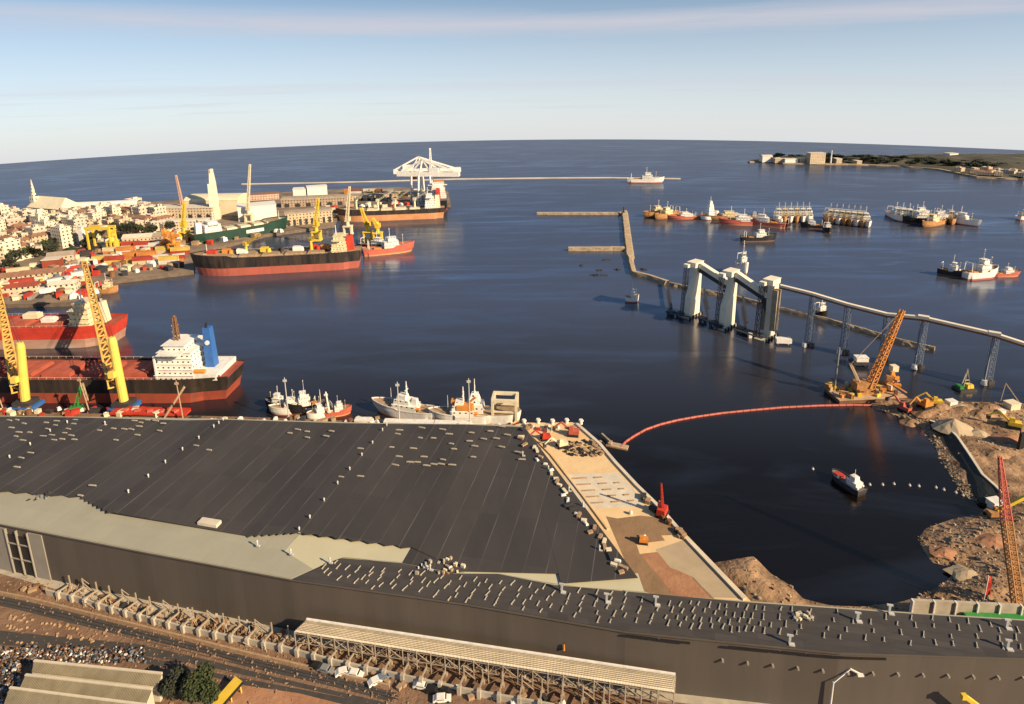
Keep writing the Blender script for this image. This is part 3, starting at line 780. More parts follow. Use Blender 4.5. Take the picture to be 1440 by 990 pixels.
# near bulk carrier alongside the quay (its bow runs out of the frame)
bk, L, hx = bulker('bulk_carrier', 'nearest red and black bulk carrier with white bridge and blue funnel', (320, 567), (-14, 567), 25, 11.5, 5.5, ['hull_black', 'red_oxide', 'red_deck'], houselen=19, tiers=5, hatches=6, Lfix=172, ftall=8)
M().lattice((hx + 8, 0, 28), (hx + 8, 0, 40), 1.8, 1.1, 4, .2).box(hx + 8, 0, 35, .4, 6, .4).ball((hx + 8, 0, 40.4), .8).build('radar_mast', 'brown_paint', bk)
q = M().cyl((hx - 8, 2.55, 27.5), (hx - 8, 1.9, 27.5), 1.1, 1.2, 14); q.build('funnel_badge', 'white_paint', bk)
for i in range(5):
    M().bar((-86 + i * 3 + 4, 9.5 - i * .2, 11.4), (-86 + i * 3 + 4, 9.5, 14), .5).build('winch', 'red_paint', bk)
M().box(hx - 2, 0, 11.53, 26, 21, 3.2).build('poop_house', 'white_paint', bk)
for sg in (1, -1):
    M().bar((hx + 14.5, sg * 10.5, 11.5), (hx + 14.5, sg * 10.5, 24), .8).build('wing_post', 'white_paint', bk)
M().cyl((hx - 9, 9, 15.6), (hx - 3, 9, 15.6), 1.1, 1.1, 8).build('lifeboat', 'orange_paint', bk)
# second red ship beyond it
rs, L, hx = bulker('cargo_ship', 'red cargo ship with cream deckhouse moored behind the nearest bulk carrier', (158, 488), (-18, 492), 22, 12.5, 6, ['red_paint', 'rust_band', 'red_deck'], houselen=12, tiers=4, hatches=5, Lfix=150, hm='ship_house_cream', funnel='cream_paint')
for xx, yy, s_, mm in ((10, 4, 9, 'red_paint'), (-20, -4, 7, 'cream_paint'), (30, 0, 10, 'red_paint'), (-35, 3, 6, 'white_paint')):
    M().box(xx, yy, 14.5, s_ * 1.3, s_ * .7, s_ * .4).box(xx, yy, 14.5 + s_ * .4, s_, s_ * .5, .5).build('deck_cargo', mm, rs)
# mid-ground black bulk carrier
bb, L, hx = bulker('bulk_carrier', 'black-hulled bulk carrier with bright red waterline in mid harbour', (508, 378), (274, 391), 24, 14, 6.5, ['hull_black', 'boot_red', 'deck_tan'], houselen=12, tiers=4, hatches=5, hatch='deck_tan', cranes=((.15, 9, 22, 2.2), (.72, 8, 20, 2.6)), hm='ship_house_cream', funnel='red_paint')
for i, (fx, mm) in enumerate(((.42, 'red_paint'), (.33, 'orange_paint'), (.24, 'white_paint'), (.1, 'yellow_paint'), (.02, 'dark_steel'), (-.1, 'white_paint'), (-.2, 'red_paint'), (-.27, 'orange_paint'))):
    M().box(fx * L, rnd.uniform(-4, 4), 15.8, 6, 5, 3.5).cyl((fx * L - 4, 0, 15.8), (fx * L - 4, 0, 19), 2, 1.4, 8).build('deck_gear', mm, bb)
# green ship
gs, L, hx = bulker('cargo_ship', 'dark green cargo ship with white patch on its side, in front of white shed', (276, 349), (407, 327), 20, 12, 2, ['green_paint', 'boot_red', 'deck_tan'], houselen=16, tiers=3, hatches=4, hatch='cream_paint', funnel='white_paint')
M().box(L * .12, -10.15, 6.5, 18, .2, 3.4).build('hull_patch', 'white_paint', gs)
# orange-hulled geared ship at the far pier
og, L, hx = bulker('cargo_ship', 'orange-hulled ship with derricks at the far pier, below white gantry cranes', (626, 307), (478, 313), 20, 11, 7, ['hull_black', 'boot_orange', 'deck_tan'], houselen=12, tiers=5, hatches=5, hatch='cream_paint', cranes=((.1, 10, 22, 2.8), (.38, 10, 22, 2.6), (.62, 10, 22, 2.9), (.92, 12, 24, 2.4)), cranecol='cream_paint', funnel='cream_paint')
# container ship bow-on under the gantries
cs = thing('container_ship', 'dark container ship seen end-on under the white gantry cranes', 'container ship', tuple(P(616, 284, 0)), radians(97))
hull_mesh(150, 22, 15, 3, 1.5, bowl=.2, sternf=.9).build('hull', ['black_paint', 'red_oxide', 'deck_grey'], cs)
house(cs, -52, 15, 12, 20, 6, 24)
M().box(-62, 0, 15, 6, 6, 14, top=.8).build('funnel', 'red_paint', cs)
for i in range(6):
    M().box(-30 + i * 14, 0, 15, 12.2, 19, 6 + (i * 37 % 3)).build('container_bay', ['red_paint', 'white_paint', 'brown_paint', 'blue_paint', 'cream_paint', 'orange_paint'][i], cs)

# small vessels ------------------------------------------------------
def trawler(label, mats, housem='ship_house', L=40, B=9, D=4, gantry=True, masts=2):
    t = thing('fishing_boat', label, 'fishing boat')
    hull_mesh(L, B, D, 1.2, 1.8, sternf=.85, bowl=.35, rake=.07, bulwark=.9, foc=1.2).build('hull', mats, t)
    o, zt = house(t, L * .08, D, L * .30, B * .8, 2, B * .85, housem, 1, .8)
    mast(o, L * .06, 0, zt - .3, 7, 'white_paint', .28)
    M().box(L * -.08, B * .2, D, 2, 1.6, 5.5, top=.8).build('funnel', housem, t)
    if gantry:
        g = M()
        for s_ in (1, -1): g.bar((-L * .38, s_ * B * .36, D), (-L * .38, s_ * B * .3, D + 7), .45)
        g.bar((-L * .38, -B * .33, D + 7), (-L * .38, B * .33, D + 7), .5); g.build('gantry', 'white_paint', t)
    if masts > 1: mast(t, L * .33, 0, D + 1, 9, 'cream_paint', .25, 1)
    M().box(-L * .2, 0, D, L * .16, B * .5, 1.2).build('net_bin', 'orange_paint', t)
    return t
TR = {
 'white': trawler('x', ['white_paint', 'boot_red', 'deck_tan']),
 'rust': trawler('x', ['rust_orange', 'brown_paint', 'deck_tan'], 'ship_house_cream'),
 'black': trawler('x', ['black_paint', 'brown_paint', 'deck_grey']),
 'red': trawler('x', ['pink_red', 'boot_orange', 'deck_tan'], 'ship_house'),
}
def boat(kind, px, py, hd, label, s=1.0, group=None):
    b = P(px, py, 0); sc = s if isinstance(s, tuple) else (s, s, s)
    return place(TR[kind], (b.x, b.y, b.z), radians(hd), label, group, sc)
# rafts of moored boats, left to right
for i, (x, y) in enumerate(((928, 304), (940, 306))):
    boat('rust', x, y, -160 + i * 15, ['rust-streaked trawler at the left end of the moored fleet', 'second rusty trawler, tucked beside the leftmost moored one'][i], 1.0)
boat('red', 968, 307, -175, 'low pink-red barge-like trawler right of the leftmost rusty pair', (1.1, 1.1, .6))
boat('white', 982, 307, 160, 'small white boat just left of the tall white tower vessel', (.5, .6, .6))
# white tower vessel
t = thing('supply_vessel', 'white vessel with tall tower-like deckhouse among the moored fleet', 'supply vessel', tuple(P(1000, 308, 0)), radians(-160))
hull_mesh(26, 11, 4, 1, 1).build('hull', ['white_paint', 'boot_red', 'deck_grey'], t)
M().box(2, 0, 4, 9, 8, 6, top=.9).box(2, 0, 10, 7, 6, 7, top=.7).box(2, 0, 17, 4, 4, 4, top=.6).build('deck_house', 'ship_house', t)
M().cyl((2, 0, 21), (2, 0, 26), .3, .2).build('mast', 'white_paint', t); M().box(-7, 0, 4, 4, 5, 5, top=.7).build('funnel', 'white_paint', t)
boat('rust', 1032, 309, 178, 'long rusty trawler with a low deck, rear of the pair right of the tower vessel', (1.5, 1, .8))
boat('red', 1050, 316, 172, 'long reddish trawler in front of the rusty one, middle of the fleet', (1.3, 1.1, .9))
boat('red', 1076, 318, 150, 'red-sided trawler with white house at the right of the reddish pair', (1.0, 1, 1))
boat('black', 1096, 317, 120, 'small black boat with white house touching the five-boat raft', (.6, .8, .8))
K_ = {'white': 'white', 'rust': 'rusty orange', 'black': 'black-hulled'}
for i in range(6):
    k_ = ('white', 'rust', 'white', 'rust', 'white', 'white')[i]; boat(k_, 1094 + i * 8.4, 309 - i * .1, -112, K_[k_] + ' trawler in the first neat side-by-side raft of the moored fleet', (1, 1, 1.05), K_[k_] + ' trawlers of the first raft')
for i in range(7):
    k_ = ('rust', 'white', 'rust', 'rust', 'white', 'rust', 'white')[i]; boat(k_, 1166 + i * 8.2, 313 + (i - 3) * .8, -108, K_[k_] + ' trawler in the second side-by-side raft, behind two small dark boats', (1, 1, 1.05), K_[k_] + ' trawlers of the second raft')
for i, (x, y, h_, k) in enumerate(((1258, 307, -100, 'white'), (1267, 308, -104, 'black'), (1276, 309, -100, 'white'), (1286, 311, -96, 'black'), (1300, 314, 170, 'black'), (1313, 317, -150, 'rust'), (1325, 313, 175, 'white'), (1336, 312, -120, 'rust'), (1346, 314, -60, 'white'), (1299, 307, 178, 'black'))):
    boat(k, x, y, h_, K_[k] + ' trawler in the loose raft at the right end of the moored fleet', (1, 1, 1), K_[k] + ' trawlers of the right-end raft')
boat('black', 1143, 321, 160, 'small dark boat with white cabin between the two trawler rafts', (.55, .7, .8))
boat('black', 1163, 326, -100, 'tiny dark boat with round white cabin below the second raft', (.35, .7, .8))
boat('black', 1065, 339, 2, 'dark-hulled supply boat with white ends, alone below the fleet', (.8, .8, .9))
boat('black', 1336, 388, -50, 'small black tug left of the big white trawler on the right', (.42, .8, .9))
boat('white', 1376, 391, 12, 'big white trawler with two masts, between a black tug and an orange boat', (.72, 1.1, 1.2))
boat('red', 1413, 388, 4, 'low orange-red boat right of the big white trawler', (.55, .7, .55))
boat('white', 1438, 309, 20, 'small white boat cut by the right edge, level with the fleet', (.4, .8, .9))
boat('white', 888, 424, -10, 'lone small white work boat in open water left of the towers', (.22, .6, .7))
boat('white', 906, 257, -8, 'white ship lying in front of the outer breakwater', (1.35, 1.3, 1.3))
boat('black', 1153, 446, -70, 'dark boat with white dome and red deck behind the conveyor', (.22, .7, .8))
boat('white', 1043, 384, -80, 'white boat showing above the second tower', (.3, .7, 1.4))
boat('black', 528, 350, -20, 'dark fishing boat beyond the stern of the black bulk carrier', (.9, 1, .9))
boat('red', 545, 356, 20, 'red fishing boat with white house, nearest of the pair off the black bulk carrier', (1.1, 1.3, 1.2))
boat('rust', 150, 412, 5, 'dark red tug beneath the boom of the large yellow crane', (.4, .8, .8))
# boats along the near quay
boat('black', 395, 574, 170, 'small green-brown trawler moored left of the thin quay mast', (.35, .5, .6))
boat('white', 418, 580, 188, 'white fishing boat with slanted bow at the near quay', (.55, .6, .62))
boat('black', 433, 579, 200, 'black-masted boat just behind the white fishing boat at the quay', (.4, .55, .85))
boat('white', 453, 586, 215, 'small white launch at the quay left of a red boat', (.3, .5, .55))
boat('red', 474, 583, 15, 'small bright red boat at the near quay', (.3, .5, .5))

def patrol(px_bow, px_stern, label, L=None, frame=False, orange=False, sl=1):
    c, hd, L0 = axis(px_stern, px_bow); L = L or L0
    t = thing('patrol_vessel', label, 'patrol vessel', (c.x, c.y, sea(c.x, c.y)), hd); t.scale = (1, 1, .86)
    hull_mesh(L, 8, 4.5, .7, 1.6, bowl=.4, rake=.12, bulwark=.6, foc=.8, sternf=.85).build('hull', ['white_paint', 'boot_orange', 'deck_tan'], t)
    o = M().box(0, 0, 4.5, L * .42, 6.4, 2.8).box(L * .04, 0, 7.3, L * .28, 5.4, 2.6, top=.92).box(L * .05, 0, 9.9, L * .16, 4.2, 2.3, top=.85).build('deck_house', 'ship_house', t)
    M().box(L * .135, 0, 10.9, .15, 3.6, .8).build('window', 'glass_dark', o)
    M().cyl((-L * .02, 0, 12), (-L * .02, 0, 20), .5, .2).box(-L * .02, 0, 15, .6, 3, .3).ball((-L * .02, 0, 17), .5).build('mast', 'white_paint', t)
    M().cyl((L * .26, 0, 5), (L * .26, 0, 15 * sl), .22, .12).build('foremast', 'pale_steel', t)
    M().box(-L * .16, 0, 7.3, 3, 2.6, 3.4, top=.75).build('funnel', 'orange_paint' if orange else 'white_paint', t)
    M().cyl((-L * .28, 2.4, 6.2), (-L * .14, 2.4, 6.2), .8, .7, 8).build('lifeboat', 'orange_paint', t)
    if orange:
        M().box(-L * .05, 1, 8, 7, 4, 2.5).bar((-L * .05, 0, 9), (-L * .05 - 5, 0, 14), .7).build('deck_gear', 'orange_paint', t); M().box(L * .12, -1, 8, 4, 3, 4).build('deck_gear', 'orange_paint', t)
    return t
patrol((533, 578), (612, 590), 'white patrol vessel with raked bow, left one of the two at the near quay')
patrol((612, 592), (690, 593), 'white vessel with orange deck gear, right of the white patrol vessel', orange=True)
# third vessel with the square white frame
t = thing('stern_frame_ship', 'white research ship with open square frame at the end of the near quay', 'research ship', tuple(P(690, 590, 0)), radians(-6))
hull_mesh(26, 9, 4.5, .7, 1, sternf=.9).build('hull', ['white_paint', 'boot_orange', 'deck_tan'], t)
M().box(-7, 0, 4.5, 8, 7, 4, top=.9).box(-7, 0, 8.5, 5, 5, 4.5, top=.6).cyl((-7, 0, 13), (-7, 0, 20), .35, .15).build('deck_house', 'ship_house', t)
g = M()
for yy in (-3.6, 3.6): g.bar((1.5, yy, 4.5), (1.5, yy, 12), 1.1).bar((12, yy, 2), (12, yy, 12), 1.1).bar((1, yy, 11.5), (12.5, yy, 11.5), 1.3).bar((1.5, yy, 6), (12, yy, 6), .7)
g.bar((12, -4, 11.5), (12, 4, 11.5), 1.2).bar((1.5, -4, 11.5), (1.5, 4, 11.5), 1.2); g.build('frame', 'cream_paint', t)

# survey boat in the basin
c, hd, L0 = axis((1212, 697), (1172, 670))
t = thing('survey_boat', 'work boat with red foredeck and white cabin alone in the dark basin', 'work boat', (c.x, c.y, sea(c.x, c.y)), hd)
hull_mesh(L0 * 1.02, 5.5, 1.8, .4, .8, bowl=.35, bulwark=.5, sternf=.85).build('hull', ['dark_steel', 'black_paint', 'deck_grey'], t)
M().box(L0 * .3, 0, 1.8, 3.5, 2.6, .8).build('red_deck', 'red_paint', t)
o = M().box(-L0 * .22, 0, 1.8, 4.2, 3.6, 2.3).box(-L0 * .2, 0, 4.1, 2.6, 2.6, 1.8, top=.85).build('cabin', 'white_paint', t)
M().box(-L0 * .2 + 1.22, 0, 4.7, .12, 2.2, .8).build('window', 'glass_dark', o)
M().bar((-L0 * .02, -1.5, 1.8), (-L0 * .02, -1.5, 4.5), .25).bar((-L0 * .02, 1.5, 1.8), (-L0 * .02, 1.5, 4.5), .25).bar((-L0 * .02, -1.5, 4.5), (-L0 * .02, 1.5, 4.5), .3).build('gantry', 'tan_steel', t)
M().cyl((-L0 * .2, 0, 5.8), (-L0 * .2, 0, 8.5), .1).build('mast', 'white_paint', t)
for i, q in enumerate(((L0 * .2, 2.2), (-L0 * .42, 1.5), (-L0 * .38, -1.8))): M().ball((q[0], q[1], 2.6), .55).build('fender', 'white_paint', t)
# float line
fl = tag(M().ball((0, 0, .15), .55).cyl((0, 0, .5), (0, 0, 1.0), .12).build('float', 'pale_steel'), 'x', 'float')
for x, y in ((1143, 660), (1223, 682), (1241, 682), (1257, 681), (1279, 683), (1292, 684), (1316, 686), (1327, 689), (1344, 693), (1354, 697)):
    place(fl, P(x, y, 0), 0, 'small pale float in the line running from the work boat to the right bank' if x > 1200 else 'lone small pale float left of the work boat in the dark basin', 'line of pale floats' if x > 1200 else None)
# ================================================================== BREAKWATERS
flat('rock', (0.14, 0.11, 0.08), 0.95, col2=(0.42, 0.33, 0.22), scale=0.35, bump=0.5, bscale=1.0)
flat('mole_top', (0.30, 0.22, 0.14), 0.9, col2=(0.56, 0.44, 0.29), scale=0.12)
flat('mole_pale', (0.50, 0.46, 0.42), 0.9, var=0.2, scale=0.05)
def dike(name, label, px, wt_, wb_, h, m_side='rock', m_top='mole_top', step=5, cat='breakwater', rough=.35):
    pts = [P(a, b, 0) for a, b in px]; line = []
    for a, b in zip(pts, pts[1:]):
        n = max(1, int((b - a).length / step)); line += [a.lerp(b, i / n) for i in range(n)]
    line.append(pts[-1]); vs = []; fs = []; mi = []
    ws = wt_ if callable(wt_) else (lambda t: wt_)
    for i, p in enumerate(line):
        a = line[max(0, i - 1)]; b = line[min(len(line) - 1, i + 1)]; d = (b - a); d.z = 0; d.normalize(); nn = Vector((d.y, -d.x, 0))
        t = i / max(1, len(line) - 1); w1 = ws(t) / 2; w2 = w1 + wb_
        for o, z in ((-w2, -1.5), (-w1 - wb_ * .35, h * .55), (-w1, h), (w1, h), (w1 + wb_ * .35, h * .55), (w2, -1.5)):
            j = noise.noise(Vector((p.x * .3 + o, p.y * .3, 2))) * rough * 2
            q = Vector((p.x, p.y, 0)) + nn * (o + j); vs.append((q.x, q.y, sea(q.x, q.y) + z + (j * .8 if abs(o) > w1 else 0)))
    m = M()
    for i in range(len(line) - 1):
        for k in range(5):
            a = i * 6 + k; fs.append((a, a + 6, a + 7, a + 1)); mi.append(1 if k == 2 else 0)
    fs += [tuple(range(6)), tuple(range((len(line) - 1) * 6 + 5, (len(line) - 1) * 6 - 1, -1))]; mi += [0, 0]
    m.v = vs; m.f = fs; m.mi = mi
    bmx = wb(m, name, [m_side, m_top])
    return tag(bmx, label, cat)
dike('breakwater', 'thin pale outer breakwater stretching across behind the white ship', [(340, 259.5), (430, 258), (520, 256), (640, 252.5), (760, 251), (860, 250.5), (957, 252)], 1.2, 1.0, 1.8, 'mole_pale', 'mole_pale', 25)
dike('mole', 'upper of the two short moles reaching left from the stone breakwater', [(755, 301.5), (868, 301.5), (876, 301)], 3, 2, 2.6, 'rock', 'mole_pale')
dike('mole', 'lower of the two short moles reaching left from the stone breakwater', [(799, 352), (878, 351.5)], 4, 2, 3, 'rock', 'mole_top')
dike('breakwater', 'sandy-topped stone breakwater running from the inner moles down towards the towers', [(878, 299), (881, 325), (884, 350), (887, 372), (891, 386), (915, 392), (938, 400)], lambda t: 5 if t < .75 else 2.6, 2.4, 3)
dike('rock_mole', 'low dark rock mole running behind the loader towers and under the conveyor', [(938, 400), (985, 410), (1040, 421), (1100, 437), (1160, 451), (1215, 467), (1270, 483), (1314, 493)], 1.6, 1.7, 2.3, 'rock', 'rock', 3, 'mole', .5)
M_ = M()
b_ = P(877, 299, 3); M_.cyl(b_, (b_.x, b_.y, b_.z + 6), 1.2, .7, 8).ball((b_.x, b_.y, b_.z + 6.5), .9); tag(wb(M_, 'beacon', 'dark_steel'), 'small dark beacon at the far corner of the stone breakwater', 'beacon')
for px, py, ln in ((853, 366, 10), (818, 374, 2), (843, 380, 5), (868, 379, 5), (842, 387, 20), (905, 379, 6)):
    a = P(px, py, 0); q = M().box(a.x, a.y, a.z - .5, ln * .6 + 2, 2.0, 1.0, rnd.uniform(-.2, .2)); 
    for k in range(4): q.box(a.x + rnd.uniform(-.4, .4) * (ln * .6), a.y + rnd.uniform(-1, 1), a.z - .3, 2, 1.6, rnd.uniform(.6, 1.3), rnd.uniform(0, 3))
    tag(wb(q, 'reef_rock', 'dark_steel'), 'low dark rocks just breaking the water near the corner of the stone breakwater', 'rocks', 'low rocks left of the breakwater')

# ================================================================== LOADER TOWERS AND CONVEYOR
flat('loader_cream', (0.76, 0.70, 0.56), 0.6, var=0.15, scale=0.1)
tb = [P(973, 443, 0), P(1022, 459, 0), P(1078, 474, 0)]
rd = (tb[2] - tb[0]); rd.z = 0; rd.normalize(); rang = atan2(rd.y, rd.x)
lab = ['farthest cream loader tower, left one of the three', 'middle cream loader tower between its two twins', 'nearest cream loader tower, where the long conveyor begins']
for i, b in enumerate(tb):
    t = thing('loader_tower', lab[i], 'loader tower', (b.x, b.y, sea(b.x, b.y)), rang)
    H_ = 33
    # local x runs along the row towards the camera, y away to the right
    m = M(); wb0, wt0 = (12, 5.0) if i < 2 else (6, 5.0)
    yb = 5.5; th = 4.0
    prof = [(-wb0 + yb, 0), (yb, 0), (yb, H_), (yb - wt0, H_), (yb - wt0 - .5, H_ * .82), (-wb0 + yb + .8, H_ * .42)]
    n = len(prof); vs = [(th / 2, y, z) for y, z in prof] + [(-th / 2, y, z) for y, z in prof]
    m.add(vs, [tuple(range(n)), tuple(range(2 * n - 1, n - 1, -1))] + [(j, j + n, (j + 1) % n + n, (j + 1) % n) for j in range(n)])
    m.build('pylon', 'loader_cream', t)
    M().box(-.5, 1.5, H_, 6, 9, 3.0).box(-.5, 1.5, H_ + 3.0, 6.5, 9.5, .35).box(-2.5, -4.6, H_ + .2, 3.4, 4, 2).build('head_house', 'loader_cream', t)
    M().box(0, -1, -1.5, 7, 16, 2.4).build('pile_cap', 'concrete', t)
    for k in range(5): M().cyl((3.8, -8 + k * 3.5, -1), (3.8, -8 + k * 3.5, 1.8), .6, n=6).build('fender', 'rubber', t)
    if i < 2:
        a = Vector((3, 2, H_ + 1.5)); e = Vector((22, 4, H_ - 6.5)) if i == 0 else Vector((23, 4, H_ - 8))
        o = M().bar(a, e, 4.0, 3.0).build('boom_gallery', 'loader_cream', t)
        M().bar(a - Vector((0, 0, 3.1)), e - Vector((-4, 0, 4.2)), 3.0, 3.2).build('boom_truss', 'dark_steel', o)
        M().bar((21, 4, H_ - 11), (24, 4, H_ - 19), 3, 3).build('chute', 'dark_steel', t)
    else:
        M().box(4.2, -1, 6, 3, 4.5, H_ - 8).build('stair_tower', 'old_stone', t)
        M().box(-3.8, 3.5, 3, 3, 4, H_ - 6).build('lift_shaft', 'old_stone', t)
    M().lattice((-3.6, -5.5, 1), (-3.6, -3.5, H_ - 1), 2.2, 2.2, 9, .14).build('leg_frame', 'dark_steel', t)
flat('gallery_cream', (0.74, 0.66, 0.52), .5, var=.1)
# dolphins and catwalks at the foot of the towers
for i, (px, py) in enumerate(((943, 443), (956, 445), (988, 452), (1003, 458), (1010, 462), (1042, 466), (1052, 471), (1062, 474))):
    a = P(px, py, 0); m = M().box(a.x, a.y, a.z + 1.6, 4.5, 4.5, 1.2, rang)
    for dx, dy in ((-1.6, -1.6), (1.6, -1.6), (1.6, 1.6), (-1.6, 1.6)): m.cyl((a.x + dx, a.y + dy, a.z - 1.5), (a.x + dx, a.y + dy, a.z + 1.7), .45, n=6)
    tag(wb(m, 'dolphin', 'dark_steel'), 'dark mooring dolphin on piles at the feet of the loader towers', 'dolphin', 'mooring dolphins below the loader towers')
for i, (a, b) in enumerate((((943, 441), (972, 446)), ((980, 446), (1018, 459)), ((1030, 462), (1072, 476)))):
    p, q = P(*a, 3.2), P(*b, 3.2); m = M().bar(p, q, 1.6, .3)
    for s_ in (-.8, .8): m.bar(p + Vector((s_ * .6, s_ * .7, 1.1)), q + Vector((s_ * .6, s_ * .7, 1.1)), .12)
    tag(wb(m, 'catwalk', 'dark_steel'), ['catwalk left of the farthest loader tower', 'catwalk joining the first and second loader towers', 'catwalk joining the second and third loader towers'][i], 'catwalk')
for i, (a, b) in enumerate((((939, 402), (944, 440)), ((990, 413), (996, 440)), ((1044, 424), (1050, 460)))):
    p, q = P(*a, 0) + Vector((0, 0, 3.5)), P(*b, 0) + Vector((0, 0, 3)); m = M().bar(p, q, 1.4, 1.0)
    tag(wb(m, 'access_bridge', 'dark_steel'), ['left', 'middle', 'right'][i] + ' one of three narrow access bridges from the breakwater to the towers', 'access bridge')
a = P(1101, 484, 0); q = tag(wb(M().box(a.x, a.y, a.z + 1.2, 8.5, 4, 2.6, -.1).cyl((a.x - 3, a.y, a.z - 1), (a.x - 3, a.y, a.z + 1.3), .6).cyl((a.x + 3, a.y, a.z - 1), (a.x + 3, a.y, a.z + 1.3), .6), 'end_platform', 'white_paint'), 'white platform on piles right of the nearest loader tower', 'platform')
a = P(1052, 472, 0); tag(wb(M().box(a.x, a.y - 3, a.z, 2, 2, 3), 'bollard_box', 'white_paint'), 'small white box on a dolphin left of the nearest loader tower', 'box')
# the long conveyor gallery with its trestles
cv_ = thing('conveyor', 'long pale conveyor gallery on steel trestles leading right from the nearest tower', 'conveyor', tuple(P(1133, 487, 0)))
feet = [(1090, 478, 401), (1134, 487, 412), (1183, 497, 427), (1238, 508, 441), (1288, 518, 446), (1386, 540, 469), (1500, 568, 506)]
top = []
for px, py, ty in feet:
    b = P(px, py, 0); h = height(b, ty); top.append(Vector((b.x, b.y, b.z + h)))
m = M(); m2 = M()
for p, q in zip(top, top[1:]): m.bar(p - Vector((0, 0, .2)), q - Vector((0, 0, .2)), 2.3, 1.2); m2.bar(p - Vector((0, 0, 1.4)), q - Vector((0, 0, 1.4)), 1.6, 1.1)
wb(m, 'gallery', 'gallery_cream', cv_); wb(m2, 'under_truss', 'brown_paint', cv_)
for k, (px, py) in enumerate(((1290, 447), (1392, 470))):
    p = top[4] if k == 0 else top[5]
    wb(M().box(p.x, p.y, p.z - .8, 5, 2.8, 1.6, -.6), 'joint_house', 'gallery_cream', cv_)
for p, (px, py, ty) in list(zip(top, feet))[1:]:
    b = P(px, py, 0); m = M(); m.lattice((b.x + 1.6, b.y + 1.0, b.z + 1.5), (p.x + 1.2, p.y + .8, p.z - 2), 2.5, 2.4, 9, .12); m.bar((b.x - 1.6, b.y - .8, b.z + 1.5), (p.x - .8, p.y - .5, p.z - 2), .7)
    t_ = wb(m, 'trestle', 'blue_grey_steel', cv_)
    wb(M().cyl((b.x - 1.6, b.y - .9, b.z + .2), (b.x - 1.6, b.y - .9, b.z + 2.6), 1.5, 1.2, 10), 'pier_cap', 'white_paint', cv_)
    wb(M().box(b.x + 2.4, b.y + 1, b.z - 1, 3.6, 3.2, 2.8, .2), 'pier_base', 'dark_steel', cv_)

# dredging crane barge
b = P(1213, 557, 0); t = thing('crane_barge', 'orange floating crane barge with long raised lattice boom', 'crane barge', (b.x, b.y, b.z), radians(4))
M().box(1, 0, -.8, 33, 13, 2.6).build('barge_hull', 'brown_paint', t); M().box(1, 0, 1.8, 33.4, 13.4, .3).build('barge_deck', 'tan_steel', t)
for i in range(60): q = M(); q.box(rnd.uniform(-15, 15), rnd.uniform(-6, 5.5), 2.1, rnd.uniform(.7, 3.0), rnd.uniform(.6, 2.2), rnd.uniform(.5, 2.8), rnd.uniform(0, 3)); q.build('deck_gear', ('orange_paint', 'tan_steel', 'yellow_paint', 'brown_paint', 'rust_orange')[i % 5], t)
M().box(0, 0, 2.1, 7, 6, 1).cyl((0, 0, 3), (0, 0, 4), 2.6, 2.6, 12).box(-1, 0, 4, 8, 5, 4).build('crane_house', 'rust_orange', t)
bt = P(1251, 450, 0); tipw = None
h = height(P(1213, 557, 0), 462)
M().lattice((2, -1, 5), (17, 4, 42), 3.2, 1.6, 14, .22).build('boom', 'orange_paint', t)
M().bar((-3, -1, 8), (-8, -1, 17), .6).bar((-3, 1, 8), (-8, 1, 17), .6).bar((-8, -1, 17), (-8, 1, 17), .5).bar((-8, 0, 17), (17, 4, 42), .14).build('gantry', 'tan_steel', t)
M().cyl((-12, 4, 1), (-12, 4, 24), .45, n=8).build('spud', 'grey_steel', t)
q = M()
for k in range(22): q.box(15 + rnd.uniform(-4, 3.5) * (1 - k / 30), 2.5 + rnd.uniform(-3, 3) * (1 - k / 30), 1.9 + k * .36, rnd.uniform(.8, 3), rnd.uniform(.8, 2.6), rnd.uniform(1, 2.6), rnd.uniform(0, 3), mi=rnd.choice((0, 1, 1, 2)))
q.bar((11, -3, 8), (19, -4, 3), .5); q.box(16.3, 3.2, 11, 3, 3, 2.8, mi=2); q.build('pump_house', ['orange_paint', 'rust_orange', 'cream_paint'], t)
b = P(1208, 514, 0); t = thing('storage_platform', 'white box hut on a dark square platform behind the crane barge', 'hut', (b.x, b.y, b.z), radians(-3))
M().box(0, 0, 1.5, 9, 6, 1.4).build('deck', 'dark_steel', t)
for x, y in ((-3.5, -2), (3.5, -2), (3.5, 2), (-3.5, 2)): M().cyl((x, y, -1.5), (x, y, 1.6), .5).build('pile', 'dark_steel', t)
M().box(.6, 0, 2.9, 6.2, 4, 2.2).box(.6, 0, 5.1, 6.5, 4.3, .25).build('hut', 'white_paint', t)
b = P(1356, 548, 0); t = thing('buoy_barge', 'small yellow and green work float with an A-frame mast', 'work float', (b.x, b.y, b.z), .1)
M().box(0, 0, -.4, 9, 6, 1.6, top=.95).build('float', 'dark_steel', t)
M().box(2, 0, 1.2, 3.4, 3, 1.8, top=.85).build('cabin', 'yellow_paint', t)
M().bar((-2, -1.4, 1.2), (0, 0, 11), .3).bar((2, -1.4, 1.2), (0, 0, 11), .3).bar((0, 2, 1.2), (0, 0, 11), .3).bar((-1.1, -.7, 5.5), (1.1, -.7, 5.5), .25).build('a_frame', 'cream_paint', t)
M().box(-2.8, 0, 1.2, 2, 3.4, 1.4).build('winch', 'bright_green', t)
